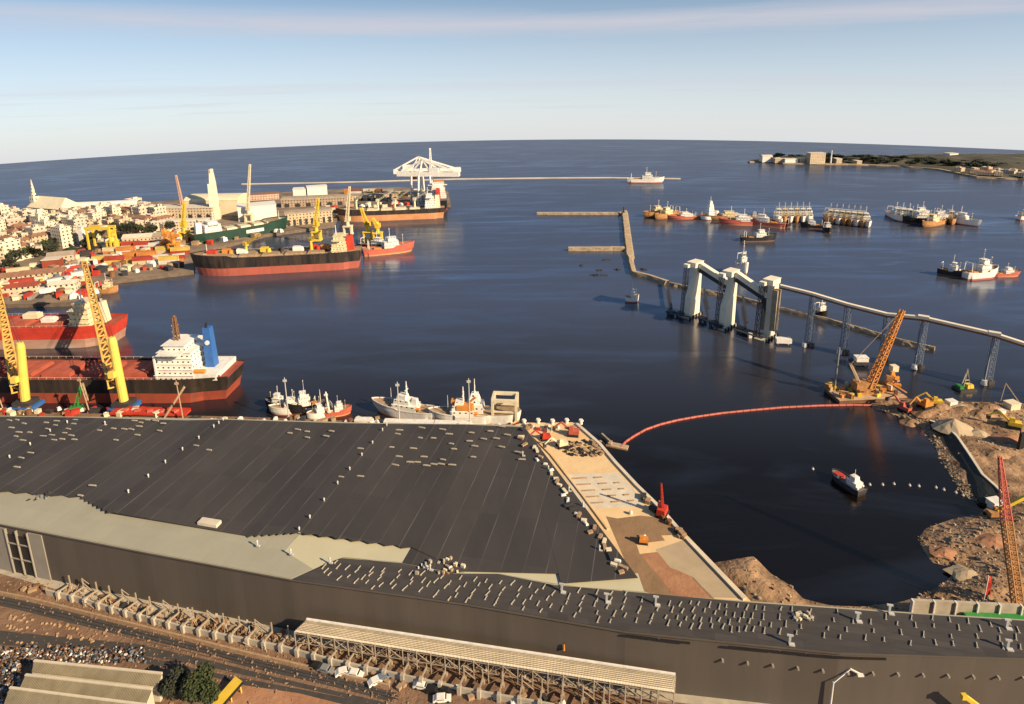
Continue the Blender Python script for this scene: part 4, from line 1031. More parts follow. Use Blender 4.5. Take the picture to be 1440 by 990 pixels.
# floating boom
bp = [(873, 629), (880, 621), (892, 613), (908, 604), (928, 597), (952, 591), (980, 586), (1015, 581), (1055, 577), (1100, 573), (1150, 570.5), (1200, 569.5), (1227, 570)]
m = M(); pts = [P(a, b_, .35) for a, b_ in bp]
for p, q in zip(pts, pts[1:]):
    n = max(1, int((q - p).length / 3))
    for i in range(n):
        a, e = p.lerp(q, i / n), p.lerp(q, (i + .93) / n); m.cyl(a, e, .5, .5, 7)
tag(wb(m, 'floating_boom', 'boom_pink'), 'long pink-red floating boom curving across the mouth of the dark basin', 'floating boom')
b = P(868, 628, 0); t = thing('mooring_raft', 'small brown raft moored to the pier at the left end of the floating boom', 'raft', (b.x, b.y, b.z), -.4)
M().box(0, 0, -.2, 9, 3.2, .9).box(-3, 0, .7, 1.2, 2.6, .8).build('deck', 'tan_steel', t); M().bar((-3, 1, .9), (-8, 5, 1.5), .8, .5).build('gangway', 'old_stone', t)

# ================================================================== PORT AND OLD TOWN (left)
TW = [('cream', (0.62, 0.50, 0.35)), ('pale grey', (0.55, 0.49, 0.40)), ('sand-coloured', (0.58, 0.45, 0.30)), ('white', (0.70, 0.62, 0.48)), ('pinkish', (0.58, 0.42, 0.33)), ('light brown', (0.42, 0.32, 0.24))]
for nme, c in TW: MT['wall_' + nme] = windowed('plaster_' + nme.replace(' ', '_').replace('-', '_'), c, px=3.6, pz=3.2, wx=.36, wz=.42)
flat('roof_felt', (0.34, 0.28, 0.22), 0.9, var=0.3, scale=.2); flat('roof_pale', (0.6, 0.54, 0.45), 0.9, var=0.2); flat('roof_tile', (0.26, 0.14, 0.09), 0.85, var=0.3)
def town_house(nme, w_, d_, h, kind):
    t = thing('town_house', 'x', 'house')
    roofm = {'flat': 'roof_pale', 'felt': 'roof_felt', 'tile': 'roof_tile'}[kind]
    m = M().box(0, 0, -2, w_, d_, h + 2)
    if kind != 'tile' and h > 7: m.box(w_ * .12, -d_ * .1, h, w_ * .35, d_ * .35, 2.6)
    m.build('wall', 'wall_' + nme, t)
    r = M()
    if kind == 'tile':
        r.add([(-w_ / 2 - .3, -d_ / 2 - .3, h + .01), (w_ / 2 + .3, -d_ / 2 - .3, h + .01), (w_ / 2 + .3, d_ / 2 + .3, h + .01), (-w_ / 2 - .3, d_ / 2 + .3, h + .01), (-w_ * .3, 0, h + 2.4), (w_ * .3, 0, h + 2.4)], [(0, 1, 5, 4), (1, 2, 5), (2, 3, 4, 5), (3, 0, 4), (3, 2, 1, 0)])
    else:
        for sx, sy, lx, ly in ((0, -1, w_, .35), (0, 1, w_, .35), (-1, 0, .35, d_ - .7), (1, 0, .35, d_ - .7)): r.box(sx * (w_ / 2 - .17), sy * (d_ / 2 - .17), h + .01, lx, ly, .7)
        r.box(0, 0, h + .005, w_ - .75, d_ - .75, .12)
    r.build('roof', roofm, t)
    return t, '%s %s-roofed house' % (nme, {'flat': 'flat', 'felt': 'dark', 'tile': 'red tile'}[kind])
protos = [town_house(*a) for a in (('cream', 12, 10, 9, 'flat'), ('cream', 16, 11, 13, 'felt'), ('pale grey', 14, 12, 16, 'flat'), ('pale grey', 20, 9, 8, 'felt'), ('sand-coloured', 12, 12, 10, 'flat'), ('sand-coloured', 18, 10, 12, 'tile'), ('white', 11, 9, 7, 'flat'), ('white', 16, 10, 18, 'flat'), ('pinkish', 13, 10, 10, 'tile'), ('pinkish', 10, 9, 14, 'flat'), ('light brown', 14, 10, 9, 'felt'), ('light brown', 11, 11, 12, 'tile'), ('cream', 22, 10, 7, 'tile'), ('white', 20, 14, 6, 'felt'))]
TOWN = [(-40, 322), (0, 312), (60, 305), (120, 299), (190, 292), (215, 292), (215, 310), (262, 312), (262, 322), (180, 327), (140, 324), (120, 330), (110, 346), (60, 352), (30, 362), (-10, 378), (-40, 385)]
tgeo = PL(TOWN, 3); taken = []
def free(x, y, r):
    for a, b, c in taken:
        if (a - x) ** 2 + (b - y) ** 2 < (r + c) ** 2: return False
    taken.append((x, y, r)); return True
for (px, py, r) in ((82, 306, 26), (145, 300, 26), (128, 345, 18), (290, 310, 40), (255, 320, 10)):
    a = P(px, py, 3); taken.append((a.x, a.y, r))
k = 0; tries = 0
while k < 290 and tries < 14000:
    tries += 1
    px, py = rnd.uniform(-40, 262), rnd.uniform(291, 386)
    if not inside(px, py, TOWN): continue
    a = P(px, py, 3)
    pr, nm = rnd.choice(protos[:5] + protos[6:8] * 2 + [protos[9]] + protos) if py < 350 else rnd.choice(protos[3:])
    if not free(a.x, a.y, 5.6 if tries < 7000 else 4.4): continue
    zf = .55 if py < 304 else .85 if py < 312 else 1
    zone = 'on the old town skyline' if py < 308 else ('amid the old town' if py < 332 else 'at the old town harbour edge')
    if px < 60: zone += ', far left'
    elif px > 170: zone += ', right end'
    place(pr, a, radians(-30 + rnd.choice((0, 0, 90)) + rnd.uniform(-5, 5)), nm + ' ' + zone, 'old town: ' + nm + 's ' + zone, (rnd.uniform(.85, 1.2), rnd.uniform(.85, 1.2), rnd.uniform(.8, 1.3) * zf)); k += 1
flat('leaf', (0.045, 0.060, 0.022), 0.8, var=0.5, scale=1.2); flat('leaf_dark', (0.035, 0.042, 0.026), 0.8, var=0.5, scale=1.2); flat('bark', (0.12, 0.085, 0.06), 0.9)
def tree(label, h, r, leaves, ls, mcol='leaf', seed=1, lobes=7):
    q = random.Random(seed); t = thing('tree', label, 'tree')
    m = M().cyl((0, 0, -1), (.1, 0, h * .45), r * .09, r * .05, 7); cs = []
    for i in range(lobes):
        a = q.uniform(0, 6.28); rr = r * q.uniform(.2, .62); c = Vector((rr * cos(a), rr * sin(a), h * q.uniform(.48, .82))); cs.append((c, r * q.uniform(.34, .52)))
        m.cyl((.1, 0, h * q.uniform(.2, .42)), tuple(c), r * .035, r * .012, 5)
    m.build('trunk', 'bark', t); m = M()
    for i in range(leaves):
        c, rr = q.choice(cs); d = Vector((q.gauss(0, 1), q.gauss(0, 1), q.gauss(0, .8))).normalized() * rr * q.uniform(.55, 1.08)
        p = c + d; u = Vector((q.gauss(0, 1), q.gauss(0, 1), q.gauss(0, 1))).normalized(); v = u.orthogonal().normalized() * ls * q.uniform(.6, 1.2); u = u * ls * q.uniform(.6, 1.2)
        m.add([p - u - v * .4, p + u * .2 - v, p + u + v * .3, p - u * .1 + v], [(0, 1, 2, 3)])
    m.build('crown', mcol, t); return t
tf = [tree('x', 10, 6, 420, .9, 'leaf_dark', s) for s in (1, 2)] + [tree('x', 8, 5, 380, .8, 'leaf', 3)]
TR_ = [(12, 371), (22, 368), (34, 364), (46, 362), (53, 357), (62, 354), (70, 352), (78, 349), (86, 347), (92, 344), (40, 356), (56, 362), (122, 352), (127, 346), (121, 340), (132, 338), (97, 362), (103, 358), (175, 330), (185, 329), (196, 328), (160, 326), (240, 324), (228, 322), (15, 380), (5, 388), (26, 384), (76, 360), (215, 330), (205, 331), (172, 338), (8, 362), (0, 370), (139, 330), (144, 333)]
for i, (px, py) in enumerate(TR_):
    zone = 'row of dark trees below the old town at the left' if px < 110 else 'trees around the yellow gantry crane' if px < 150 else 'trees between the old town and the grain stores'
    place(tf[i % 3], P(px, py, 3), rnd.uniform(0, 6), 'dark tree in the ' + zone, zone, rnd.uniform(.8, 1.3))

# landmarks of the town
b = P(80, 306, 3); t = thing('cathedral', 'big cream hall with steep roof and thin spire on the town skyline', 'church', b, radians(-20))
t.scale = (1.2, 1.2, 1.3); M().box(0, 0, -2, 46, 22, 13).build('wall', 'wall_cream', t)
M().add([(-24, -12, 11.02), (24, -12, 11.02), (24, 12, 11.02), (-24, 12, 11.02), (-21, 0, 20), (18, 0, 20)], [(0, 1, 5, 4), (1, 2, 5), (2, 3, 4, 5), (3, 0, 4), (3, 2, 1, 0)]).build('roof', 'cream_paint', t)
M().box(-22, -4, 0, 6, 6, 20).cyl((-22, -4, 20), (-22, -4, 36), 2.4, .3, 8).build('spire', 'wall_white', t)
b = P(147, 298, 3); t = thing('long_shed', 'long white-roofed shed lying along the town skyline', 'shed', b, radians(10))
t.scale = (1.1, 1.2, 1.4); M().box(0, 0, -2, 76, 16, 8).build('wall', 'wall_pale grey', t); m = M()
for i in range(6):
    a0, a1 = pi * i / 6, pi * (i + 1) / 6
    m.add([(-39, -8.5 * cos(a0), 6 + 4 * sin(a0)), (39, -8.5 * cos(a0), 6 + 4 * sin(a0)), (39, -8.5 * cos(a1), 6 + 4 * sin(a1)), (-39, -8.5 * cos(a1), 6 + 4 * sin(a1))], [(0, 1, 2, 3)])
m.build('roof', 'white_paint', t)
def block(name, label, cat, p0, p1, dep, h, wall, roof='roof_pale', curved=0, bays=0):
    a, b = P(*p0, 3), P(*p1, 3); d = b - a; L_ = hypot(d.x, d.y); hd = atan2(d.y, d.x)
    n_ = Vector((-sin(hd), cos(hd), 0)); n_ = n_ if n_.y > 0 else -n_; sg = 1 if n_.dot(Vector((-sin(hd), cos(hd), 0))) > 0 else -1
    c = (a + b) / 2; t = thing(name, label, cat, (c.x, c.y, c.z), hd)
    M().box(0, sg * dep / 2, -2, L_, dep, h + 2).build('wall', wall, t)
    m = M()
    if curved:
        for i in range(8):
            a0, a1 = pi * i / 8, pi * (i + 1) / 8; f = lambda q: (sg * (dep / 2 - (dep / 2 + .4) * cos(q)), h + .02 + curved * sin(q))
            (y0, z0), (y1, z1) = f(a0), f(a1); m.add([(-L_ / 2 - .4, y0, z0), (L_ / 2 + .4, y0, z0), (L_ / 2 + .4, y1, z1), (-L_ / 2 - .4, y1, z1)], [(0, 1, 2, 3)])
        for e in (-1, 1): m.add([(e * (L_ / 2 + .3), sg * (dep / 2 - (dep / 2 + .3) * cos(pi * i / 8)), h + curved * sin(pi * i / 8)) for i in range(9)], [tuple(range(9))])
    else: m.box(0, sg * dep / 2, h + .01, L_ + 1, dep + 1, .6)
    m.build('roof', roof, t)
    for i in range(bays):
        M().box(-L_ / 2 + L_ * (i + .5) / bays, -sg * .06, 0, L_ / bays * .45, .2, h * .5).build('door', 'dark_steel', t)
    return t
block('grain_store', 'big cream grain store with rounded end, below the tall pale tower', 'grain store', (262, 305), (336, 303), 34, 19, 'cream_paint', 'cream_paint', 5)
block('grain_store', 'long cream store with arched openings left of the rounded grain store', 'grain store', (212, 312), (300, 310), 22, 15, 'wall_cream', 'roof_pale', 0, 7)
block('port_office', 'low cream block in front of the long cream store', 'warehouse', (215, 325), (290, 322), 14, 9, 'wall_white', 'roof_pale', 2)
block('white_shed', 'white transit shed standing behind the green ship', 'shed', (336, 312), (390, 307), 26, 16, 'white_paint', 'white_paint', 0)
block('transit_shed', 'long beige transit shed right of the white shed', 'shed', (402, 318), (468, 312), 20, 13, 'wall_sand-coloured', 'roof_felt', 2, 8)
block('transit_shed', 'long brown-roofed shed above the beige transit shed', 'shed', (396, 292), (486, 288), 22, 9, 'wall_light brown', 'roof_felt', 3, 6)
block('office_block', 'small white block left of the tall white one on the far pier', 'office block', (413, 281), (431, 280), 16, 14, 'white_paint', 'white_paint')
block('office_block', 'wide white block standing out on the far pier skyline', 'office block', (433, 280), (461, 278), 16, 16, 'white_paint', 'white_paint')
block('low_shed', 'low pinkish shed at the far left of the pier skyline', 'shed', (330, 284), (392, 280), 14, 8, 'wall_pinkish', 'roof_tile')
block('low_shed', 'long low sand-coloured shed on the far pier behind the orange ship', 'shed', (486, 283), (560, 280), 14, 7, 'wall_sand-coloured', 'roof_felt', 0, 8)
block('white_store', 'plain white store on the shore road at the far left', 'store', (24, 352), (46, 350), 12, 9, 'white_paint', 'white_paint')
block('red_store', 'red-walled store with pale roof in the left harbour yard', 'store', (60, 378), (84, 376), 10, 7, 'red_oxide', 'roof_pale')
block('customs_house', 'tall slim white building by the yellow gantry crane', 'office block', (113, 348), (119, 348), 7, 20, 'white_paint', 'white_paint')

# tall pale tower and cranes on the skyline
b = P(304, 308, 3); t = thing('silo_tower', 'tall cream elevator tower rising from the grain stores', 'tower', b, .2)
M().box(0, 0, 0, 10, 8, 42, top=.8).box(1, 0, 42, 6.5, 5, 12, top=.7).box(1.6, 0, 54, 3, 3, 5).build('shaft', 'loader_cream', t)
def sky_crane(label, bpx, tipx, col, w0=2.6, name='shore_crane', z0=0, tilt=None):
    b = P(*bpx, 3); h = height(b, tipx[1]); t = thing(name, label, 'crane', b)
    tp = None; lo, hi = -60, 60
    for _ in range(30):
        mid = (lo + hi) / 2
        if scr((b.x + mid, b.y, b.z + h))[0] < tipx[0]: lo = mid
        else: hi = mid
    M().box(0, 0, 0, 9, 8, 1.5).box(-3.5, 0, 1.5, 1.4, 7, 7).box(3.5, 0, 1.5, 1.4, 7, 7).box(0, 0, 8.5, 9, 8, 1).build('portal', col, t)
    M().cyl((0, 0, 9.5), (0, 0, 20), 1.8, 1.6, 8).box(0, 1, 14, 5, 6, 4).build('cab', col, t)
    M().lattice((0, -1, 16), (lo, -1, h), w0, w0 * .5, 10, .28).build('jib', col, t)
    return t
flat('crane_pink', (0.55, 0.36, 0.28), 0.6); 
sky_crane('pinkish shore crane left of the grain stores, jib raised steeply', (260, 308), (248, 246), 'crane_pink')
sky_crane('pinkish shore crane touching the tall cream tower', (302, 306), (295, 238), 'crane_pink')
sky_crane('tall pale shore crane standing behind the white shed', (351, 312), (352, 231), 'cream_paint')
sky_crane('bright yellow shore crane in front of the long cream store', (261, 338), (260, 284), 'yellow_paint', 3.4)
sky_crane('yellow shore crane behind the black bulk carrier', (446, 338), (448, 278), 'yellow_paint', 3.4)
sky_crane('pale yellow shore crane left of the orange ship derricks', (490, 330), (492, 262), 'cream_paint')
sky_crane('yellow crane by the fishing boats, jib leaning left', (518, 338), (508, 292), 'yellow_paint', 3.4)
sky_crane('second yellow crane by the fishing boats, nearer the red boat', (532, 340), (524, 306), 'yellow_paint', 3.2)
sky_crane('small yellow crane standing among the trees right of the gantry crane', (160, 352), (163, 322), 'yellow_paint', 2.5)
sky_crane('orange crane above the container yard', (236, 352), (230, 322), 'orange_paint', 3)
sky_crane('small orange crane right of the orange yard crane', (246, 356), (252, 330), 'orange_paint', 2.5)
# yellow rubber-tyred gantry
b = P(146, 352, 3); t = thing('gantry_crane', 'yellow four-legged yard gantry crane beside the trees', 'gantry crane', b, radians(-5))
for x in (-11, 11):
    for y in (-4, 4): M().box(x, y, 0, 1.5, 1.5, 21).build('leg', 'yellow_paint', t)
M().box(0, -4, 21, 25, 1.6, 2.6).box(0, 4, 21, 25, 1.6, 2.6).build('beam', 'yellow_paint', t); M().box(3, 0, 20, 4, 9, 3.5).build('trolley', 'cream_paint', t)
# ship-to-shore gantries
def sts(label, px, py, hd, blen=64, back=24, col='white_paint', s=1.0):
    b = P(px, py, 3); t = thing('ship_crane', label, 'gantry crane', b, hd)
    for x in (-9, 9):
        for y in (-7, 7): M().bar((x, y, 0), (x * .8, y * .8, 38), 2.0).build('leg', col, t)
    M().bar((-9, -7, 14), (9, -7, 14), 1.4).bar((-9, 7, 14), (9, 7, 14), 1.4).bar((-9, -7, 1), (9, -7, 1), 1.6).bar((-9, 7, 1), (9, 7, 1), 1.6).build('sill_beam', col, t)
    M().box((blen - back) / 2, -3, 37, blen + back, 3.0, 5.4).box((blen - back) / 2, 3, 37, blen + back, 3.0, 5.4).box((blen - back) / 2, 0, 37.5, blen + back, 3.5, 1.5).build('boom', col, t)
    M().bar((7, -4, 39), (3, 0, 58), 1.6).bar((7, 4, 39), (3, 0, 58), 1.6).bar((-8, 0, 39), (3, 0, 58), 1.4).bar((3, 0, 58), (blen * .9, 0, 41), 2.0).bar((3, 0, 58), (blen * .5, 0, 41), 2.0).bar((3, 0, 58), (-back, 0, 41), 2.0).build('apex_frame', col, t)
    o = M().box(-12, 0, 41.2, 12, 8, 6.5).build('machine_house', col, t); M().box(14, 0, 33, 4, 4, 3.5).build('operator_cab', 'red_paint', t)
    return t
sts('rear white ship-to-shore gantry crane at the far pier', 588, 282, radians(8), 58, 30)
sts('front white ship-to-shore gantry crane with the highest apex at the far pier', 600, 288, radians(172), 36, 44)
b = P(608, 288, 3); tag(wb(M().lattice((b.x, b.y, b.z), (b.x, b.y, b.z + 72), 4, 1.2, 14, .35), 'signal_mast', 'white_paint'), 'tall thin white mast between the white gantry cranes', 'mast')

# containers
CC = [('red', (0.42, 0.06, 0.04)), ('orange', (0.60, 0.24, 0.06)), ('white', (0.72, 0.70, 0.66)), ('yellow', (0.68, 0.50, 0.12)), ('brown', (0.26, 0.10, 0.06)), ('blue', (0.06, 0.14, 0.26)), ('cream', (0.68, 0.58, 0.38)), ('grey', (0.35, 0.34, 0.32))]
cont = []
for nme, c in CC:
    MT['box_' + nme] = corrugated(mat('box_' + nme, c, .6, .25, .3), 0, .6, .12)
    m = M().box(0, 0, 0, 12, 2.5, 2.6)
    for sx in (-1, 1):
        for sy in (-1, 1): m.box(sx * 5.95, sy * 1.2, 0, .25, .25, 2.65)
    cont.append((nme, tag(m.build('container', 'box_' + nme), 'x', 'container')))
def yard(zone, grp, spots, hd, levels=(1, 3), pal=range(8), s=1.3):
    for px, py in spots:
        a = P(px, py, 3)
        for L_ in range(rnd.randint(*levels)):
            nm, pr = cont[rnd.choice(list(pal))]
            place(pr, (a.x, a.y, a.z + .01 + L_ * 2.66 * s), hd + rnd.uniform(-.04, .04), '%s container %s %s' % (nm, ('on the ground', 'in the second tier', 'in the third tier')[L_], zone), '%s containers %s, %s' % (nm, grp, ('ground tier', 'second tier', 'third tier')[L_]), s)
sp_ = [(x + rnd.uniform(-2, 2), y + rnd.uniform(-1, 1)) for y in (350, 357, 364, 371) for x in range(int(165 + (y - 350) * -1.0), 258, 19)]
yard('right of the yellow gantry crane', 'right of the yellow gantry', sp_, radians(12), (1, 2), (0, 1, 2, 3, 3, 6, 0, 1))
sp_ = [(x + rnd.uniform(-3, 3), y + rnd.uniform(-1, 1)) for y, xa, xb in ((388, 4, 70), (395, 2, 60), (403, 8, 75), (411, 0, 100)) for x in range(xa, xb, 26)]
yard('left of the big yellow crane', 'left yard', sp_, radians(25), (1, 2), (0, 0, 4, 2, 6, 7, 0, 1))
sp_ = [(rnd.uniform(112, 262), rnd.uniform(346, 380)) for _ in range(46)] + [(rnd.uniform(0, 118), rnd.uniform(384, 420)) for _ in range(30)]
sp_ = [q for q in sp_ if q[0] < 118 or q[1] < 384 - (q[0] - 118) * .05]
for q_ in sp_: yard('lying askew in the harbour yard', 'askew in the yard', [q_], rnd.uniform(0, 3.1), (1, 1), (0, 0, 1, 2, 3, 6, 4, 7), .9)
sp_ = [(x, y) for y in (272, 276) for x in range(492, 588, 9)]
yard('on the far pier by the white gantries', 'far pier', sp_, radians(2), (1, 2), (2, 6, 6, 3, 1, 7, 4, 2))
# trucks and vans along the left shore road
def truck(nme, mm):
    t = thing('lorry', 'x', 'lorry'); M().box(-1, 0, 1.1, 8, 2.5, 2.7).build('box_body', mm, t); M().box(4.3, 0, .7, 2, 2.4, 2.2, top=.9).build('cab', 'white_paint', t)
    for x in (-3.5, -1.5, 4.2):
        for y in (-1.1, 1.1): M().cyl((x, y - .15, .5), (x, y + .15, .5), .5, n=10).build('wheel', 'rubber', t)
    return t
tk = [('white', truck('white', 'white_paint')), ('red', truck('red', 'red_paint')), ('grey', truck('grey', 'grey_steel'))]
for i in range(34):
    px = rnd.uniform(70, 135); py = 412 - (px - 70) * .62 + rnd.uniform(-13, 10)
    if px > 122 and py > 385: continue
    a = P(px, py, 3)
    if not free(a.x, a.y, 3.2): continue
    nm, pr = tk[i % 3]
    place(pr, a, radians(rnd.choice((40, 220, 130))), nm + ' lorry parked on the quay left of the big yellow crane', nm + ' lorries on the left quay', 1.25)
# harbour mobile cranes
def harbour_crane(label, base, coltop, tip, tz, piv, col='yellow_paint', s=1.0):
    b = P(*base, 3); t = thing('harbour_crane', label, 'crane', b)
    h = height(b, coltop[1])
    lo, hi = -30, 30
    for _ in range(30):
        mid = (lo + hi) / 2
        if scr((b.x + mid, b.y, b.z + h))[0] < coltop[0]: lo = mid
        else: hi = mid
    M().box(0, 0, 0, 11, 9, 1.8).build('chassis', 'blue_paint', t); M().box(0, 0, 1.8, 8, 7, 2.2).box(0, -4, .3, 11.5, .6, 1.2).build('deck', 'dark_steel', t)
    for x in (-4.5, -1.5, 1.5, 4.5): M().cyl((x, -4.9, .8), (x, -4.4, .8), .8, n=10).build('wheel', 'rubber', t)
    M().cyl((0, 0, 4), (lo * .95, 0, h * .93), 2.0, 1.8, 12).cyl((lo * .95, 0, h * .93), (lo, 0, h), 1.8, 1.4, 12).build('column', col, t)
    T = P(*tip, tz) - b; pv = Vector(((-3 + lo * piv), -.5, 3 + h * piv))
    M().lattice(pv, T, 4.2, 2.2, 20, .42).build('boom', 'boom_yellow', t)
    d = (T - pv).normalized()
    M().box(T.x, T.y, T.z - 1, 5, 4, 3.4).bar(T + Vector((-2, 0, 1)), T + Vector((7, 0, 1.5)), 1.0).build('boom_head', 'cream_paint', t)
    for o in (-.7, .7): M().bar((lo + o, 0, h), T + Vector((o, 0, 1)), .16).build('stay', 'dark_steel', t)
    M().box(pv.x + 1.5, -2.6, pv.z + 4, 2.6, 2.4, 2.8).build('operator_cab', col, t)
    return t
flat('boom_yellow', (0.70, 0.44, 0.11), 0.6, var=0.35, scale=0.3)
MT['big_yellow'] = mat('big_yellow', (0.80, 0.58, 0.12), .5, .12)
harbour_crane('big yellow harbour crane by the white bridge, boom reaching up left', (176, 574), (157, 474), (118, 368), 44, .28, 'big_yellow')
harbour_crane('yellow harbour crane cut by the left edge, boom leaning out of the frame', (38, 573), (28, 482), (-4, 402), 40, .22, 'big_yellow')
# near quay clutter
b = P(212, 583, 3); t = thing('landing_pontoon', 'long bright red flat trailer on the near quay below the yellow crane', 'trailer', b, radians(-4))
M().box(0, 0, .9, 36, 5, .9).box(0, 2.3, 1.8, 36, .3, .7).build('bed', 'red_paint', t)
for x in (-14, -11, -8, 8, 11, 14): M().cyl((x, -2.4, .5), (x, -1.9, .5), .5, n=10).build('wheel', 'rubber', t)
for i in range(5): M().box(-12 + i * 6, 0, 1.82, 2.5, 2, .7, .3 * i).build('load', 'pink_red', t)
def tripod(label, px, py, pyt, col, lean=0, name='lamp_mast', cat='mast', r=.3):
    b = P(px, py, 3); h = height(b, pyt)
    m = M().cyl((0, 0, 0), (lean, 0, h), r, r * .6, 6).box(lean, 0, h - 2, 1.6, .5, 1.0).box(0, 0, 0, 1.2, 1.2, .8)
    o = tag(m.build(name, col), label, cat); o.location = b; return o
tripod('thin tan mast on the quay near the left edge', 5, 577, 533, 'tan_steel', -2)
tripod('thin tan mast on the quay left of the big yellow crane', 126, 580, 530, 'tan_steel', -2)
tripod('thin tan mast standing on the quay below the white bridge', 258, 592, 535, 'tan_steel', -.6)
tripod('tall white quay mast with a lamp head among the fishing boats', 406, 588, 531, 'pale_steel', 0)
tripod('white tapering mast left of the small red boat', 463, 580, 551, 'white_paint', -.8, r=.55)
tripod('thin white mast rising in front of the white patrol vessel', 562, 594, 537, 'pale_steel', 0)
tripod('second thin mast by the stern of the orange-geared vessel', 661, 598, 532, 'pale_steel', 0)
b = P(256, 584, 3); q = P(242, 586, 3)
m = M().bar((b.x + 3, b.y, b.z + 14), (q.x - 3, q.y - 1, q.z), 1.2, .8); m.bar((b.x + 3, b.y, b.z + 15), (q.x - 3, q.y - 1, q.z + 1), .12)
tag(wb(m, 'gangway', 'tan_steel'), 'tan gangway slanting down from the bulk carrier beside a thin mast', 'gangway')
b = P(108, 577, 3); t = thing('mobile_crane', 'small green crane with folded lattice jib in front of the bulk carrier', 'crane', b, .3)
M().box(0, 0, .6, 5, 3, 1.6).build('body', 'bright_green', t); M().lattice((0, 0, 2), (4, 0, 13), 1.4, .8, 5, .14).build('jib', 'bright_green', t); M().lattice((4, 0, 13), (5, 0, 4), 1, .7, 4, .12).build('fly_jib', 'tan_steel', t)
for y in (-1.5, 1.5): M().box(0, y, 0, 5.5, .8, .9).build('track', 'rubber', t)
items = [('crate', 'timber crate', 'crate', 'timber'), ('steel_bin', 'dark steel bin', 'bin', 'dark_steel'), ('white_block', 'white bag', 'bag', 'white_paint'), ('drum_stack', 'rust-brown drum', 'drum', 'brown_paint'), ('cream_crate', 'cream crate', 'crate', 'cream_paint'), ('red_crate', 'red crate', 'crate', 'red_paint')]
ip = []
for nme, lb, ct, mm in items:
    m = M()
    if 'drum' in nme: m.cyl((0, 0, 0), (0, 0, 1.6), .9, .9, 10).cyl((0, 0, 1.6), (0, 0, 1.7), .8, .8, 10)
    elif 'bag' in lb: m.box(0, 0, 0, 2.2, 1.6, 1.2, top=.8).box(.1, 0, 1.2, 1.2, .8, .3, top=.5)
    elif 'bin' in nme: m.box(0, 0, 0, 2.6, 1.6, 1.3, top=1.15).box(0, 0, 1.3, 2.9, 1.8, .12)
    else:
        m.box(0, 0, .15, 2.3, 1.7, 1.3)
        for k in (-.9, 0, .9): m.box(k, 0, 0, .3, 1.75, .15)
        m.box(0, 0, 1.45, 2.4, 1.8, .1)
    ip.append((lb, tag(m.build(nme, mm), 'x', ct)))
def scatter(n, gen, zfn, zone, sc=(0.8, 1.5), pal=None):
    for i in range(n):
        px, py = gen(); lb, pr = ip[rnd.choice(pal or range(len(ip)))]
        place(pr, zfn(px, py), rnd.uniform(0, 3.1), lb + ' ' + zone, lb + 's ' + zone, rnd.uniform(*sc))
scatter(46, lambda: (rnd.uniform(-5, 240), rnd.uniform(576, 586)), lambda x, y: P(x, y, 3), 'on the near quay beside the bulk carrier', (.8, 1.5))
scatter(40, lambda: (rnd.uniform(250, 540), rnd.uniform(589, 597)), lambda x, y: P(x, y, 3), 'on the near quay beside the fishing boats', (.6, 1.2), (0, 1, 2, 2, 3, 4))
scatter(26, lambda: (rnd.uniform(600, 728), rnd.uniform(600, 608)), lambda x, y: P(x, y, 3), 'on the quay corner behind the dark roof', (.7, 1.3), (0, 2, 2, 3, 4))
for i, (a, b_) in enumerate((((500, 594), (520, 594)), ((541, 596), (610, 598)), ((612, 598), (662, 600)), ((1, 0), (0, 0)))):
    if a[0] < 5: continue
    p, q = P(*a, 3), P(*b_, 3); L_ = (q - p).length; m = M().box(0, 0, 0, L_, 3.0, 1.6).box(0, 0, 1.6, L_ + .3, 3.4, .2)
    o = tag(m.build('quay_shed', 'white_paint'), ['short white container-like shed on the quay left of the patrol vessel', 'long low white shed on the quay below the patrol vessel', 'low white shed on the quay below the orange-geared vessel'][i], 'shed'); o.location = (p + q) / 2; o.rotation_euler = (0, 0, atan2((q - p).y, (q - p).x))
# working clutter of the port: crates, bags, bins and drums standing about the yards
def port_scatter(n, poly, zone, sc, pal):
    k = 0; t_ = 0; g = [(p[0], p[1]) for p in PL(poly, 3)]; xs = [p[0] for p in poly]; ys = [p[1] for p in poly]
    while k < n and t_ < n * 20:
        t_ += 1; px, py = rnd.uniform(min(xs), max(xs)), rnd.uniform(min(ys), max(ys))
        if not inside(px, py, poly): continue
        lb, pr = ip[rnd.choice(pal)]; place(pr, P(px, py, 3), rnd.uniform(0, 3), lb + ' ' + zone, lb + 's ' + zone, rnd.uniform(*sc)); k += 1
port_scatter(110, [(0, 384), (110, 352), (150, 350), (262, 356), (266, 378), (150, 390), (128, 420), (0, 424)], 'in the crowded yard beside the left quay', (1.4, 3.2), (0, 1, 2, 4, 5, 3, 4))
port_scatter(60, [(215, 330), (300, 322), (400, 322), (395, 327), (276, 350), (250, 352)], 'on the quay behind the green ship', (1.4, 3.0), (0, 1, 2, 4, 5))
port_scatter(70, [(400, 300), (470, 292), (620, 278), (622, 288), (480, 296), (465, 312)], 'on the far pier behind the orange ship', (1.6, 3.6), (0, 1, 2, 4, 4, 2, 5))
port_scatter(50, [(120, 330), (210, 330), (250, 345), (200, 350), (120, 352)], 'between the trees and the container yard', (1.4, 3.0), (0, 1, 2, 4, 3))
def gable(label, px, py, L_, W_, h, hd, wall, roof):
    t = thing('yard_shed', label, 'shed', P(px, py, 3), radians(hd)); M().box(0, 0, -1, L_, W_, h + 1).build('wall', wall, t)
    x, y = L_ / 2 + .4, W_ / 2 + .4; M().add([(-x, -y, h - .1), (x, -y, h - .1), (x, 0, h + W_ * .22), (-x, 0, h + W_ * .22), (-x, y, h - .1), (x, y, h - .1)], [(0, 1, 2, 3), (3, 2, 5, 4), (0, 3, 4), (1, 5, 2), (0, 4, 5, 1)]).build('roof', roof, t)
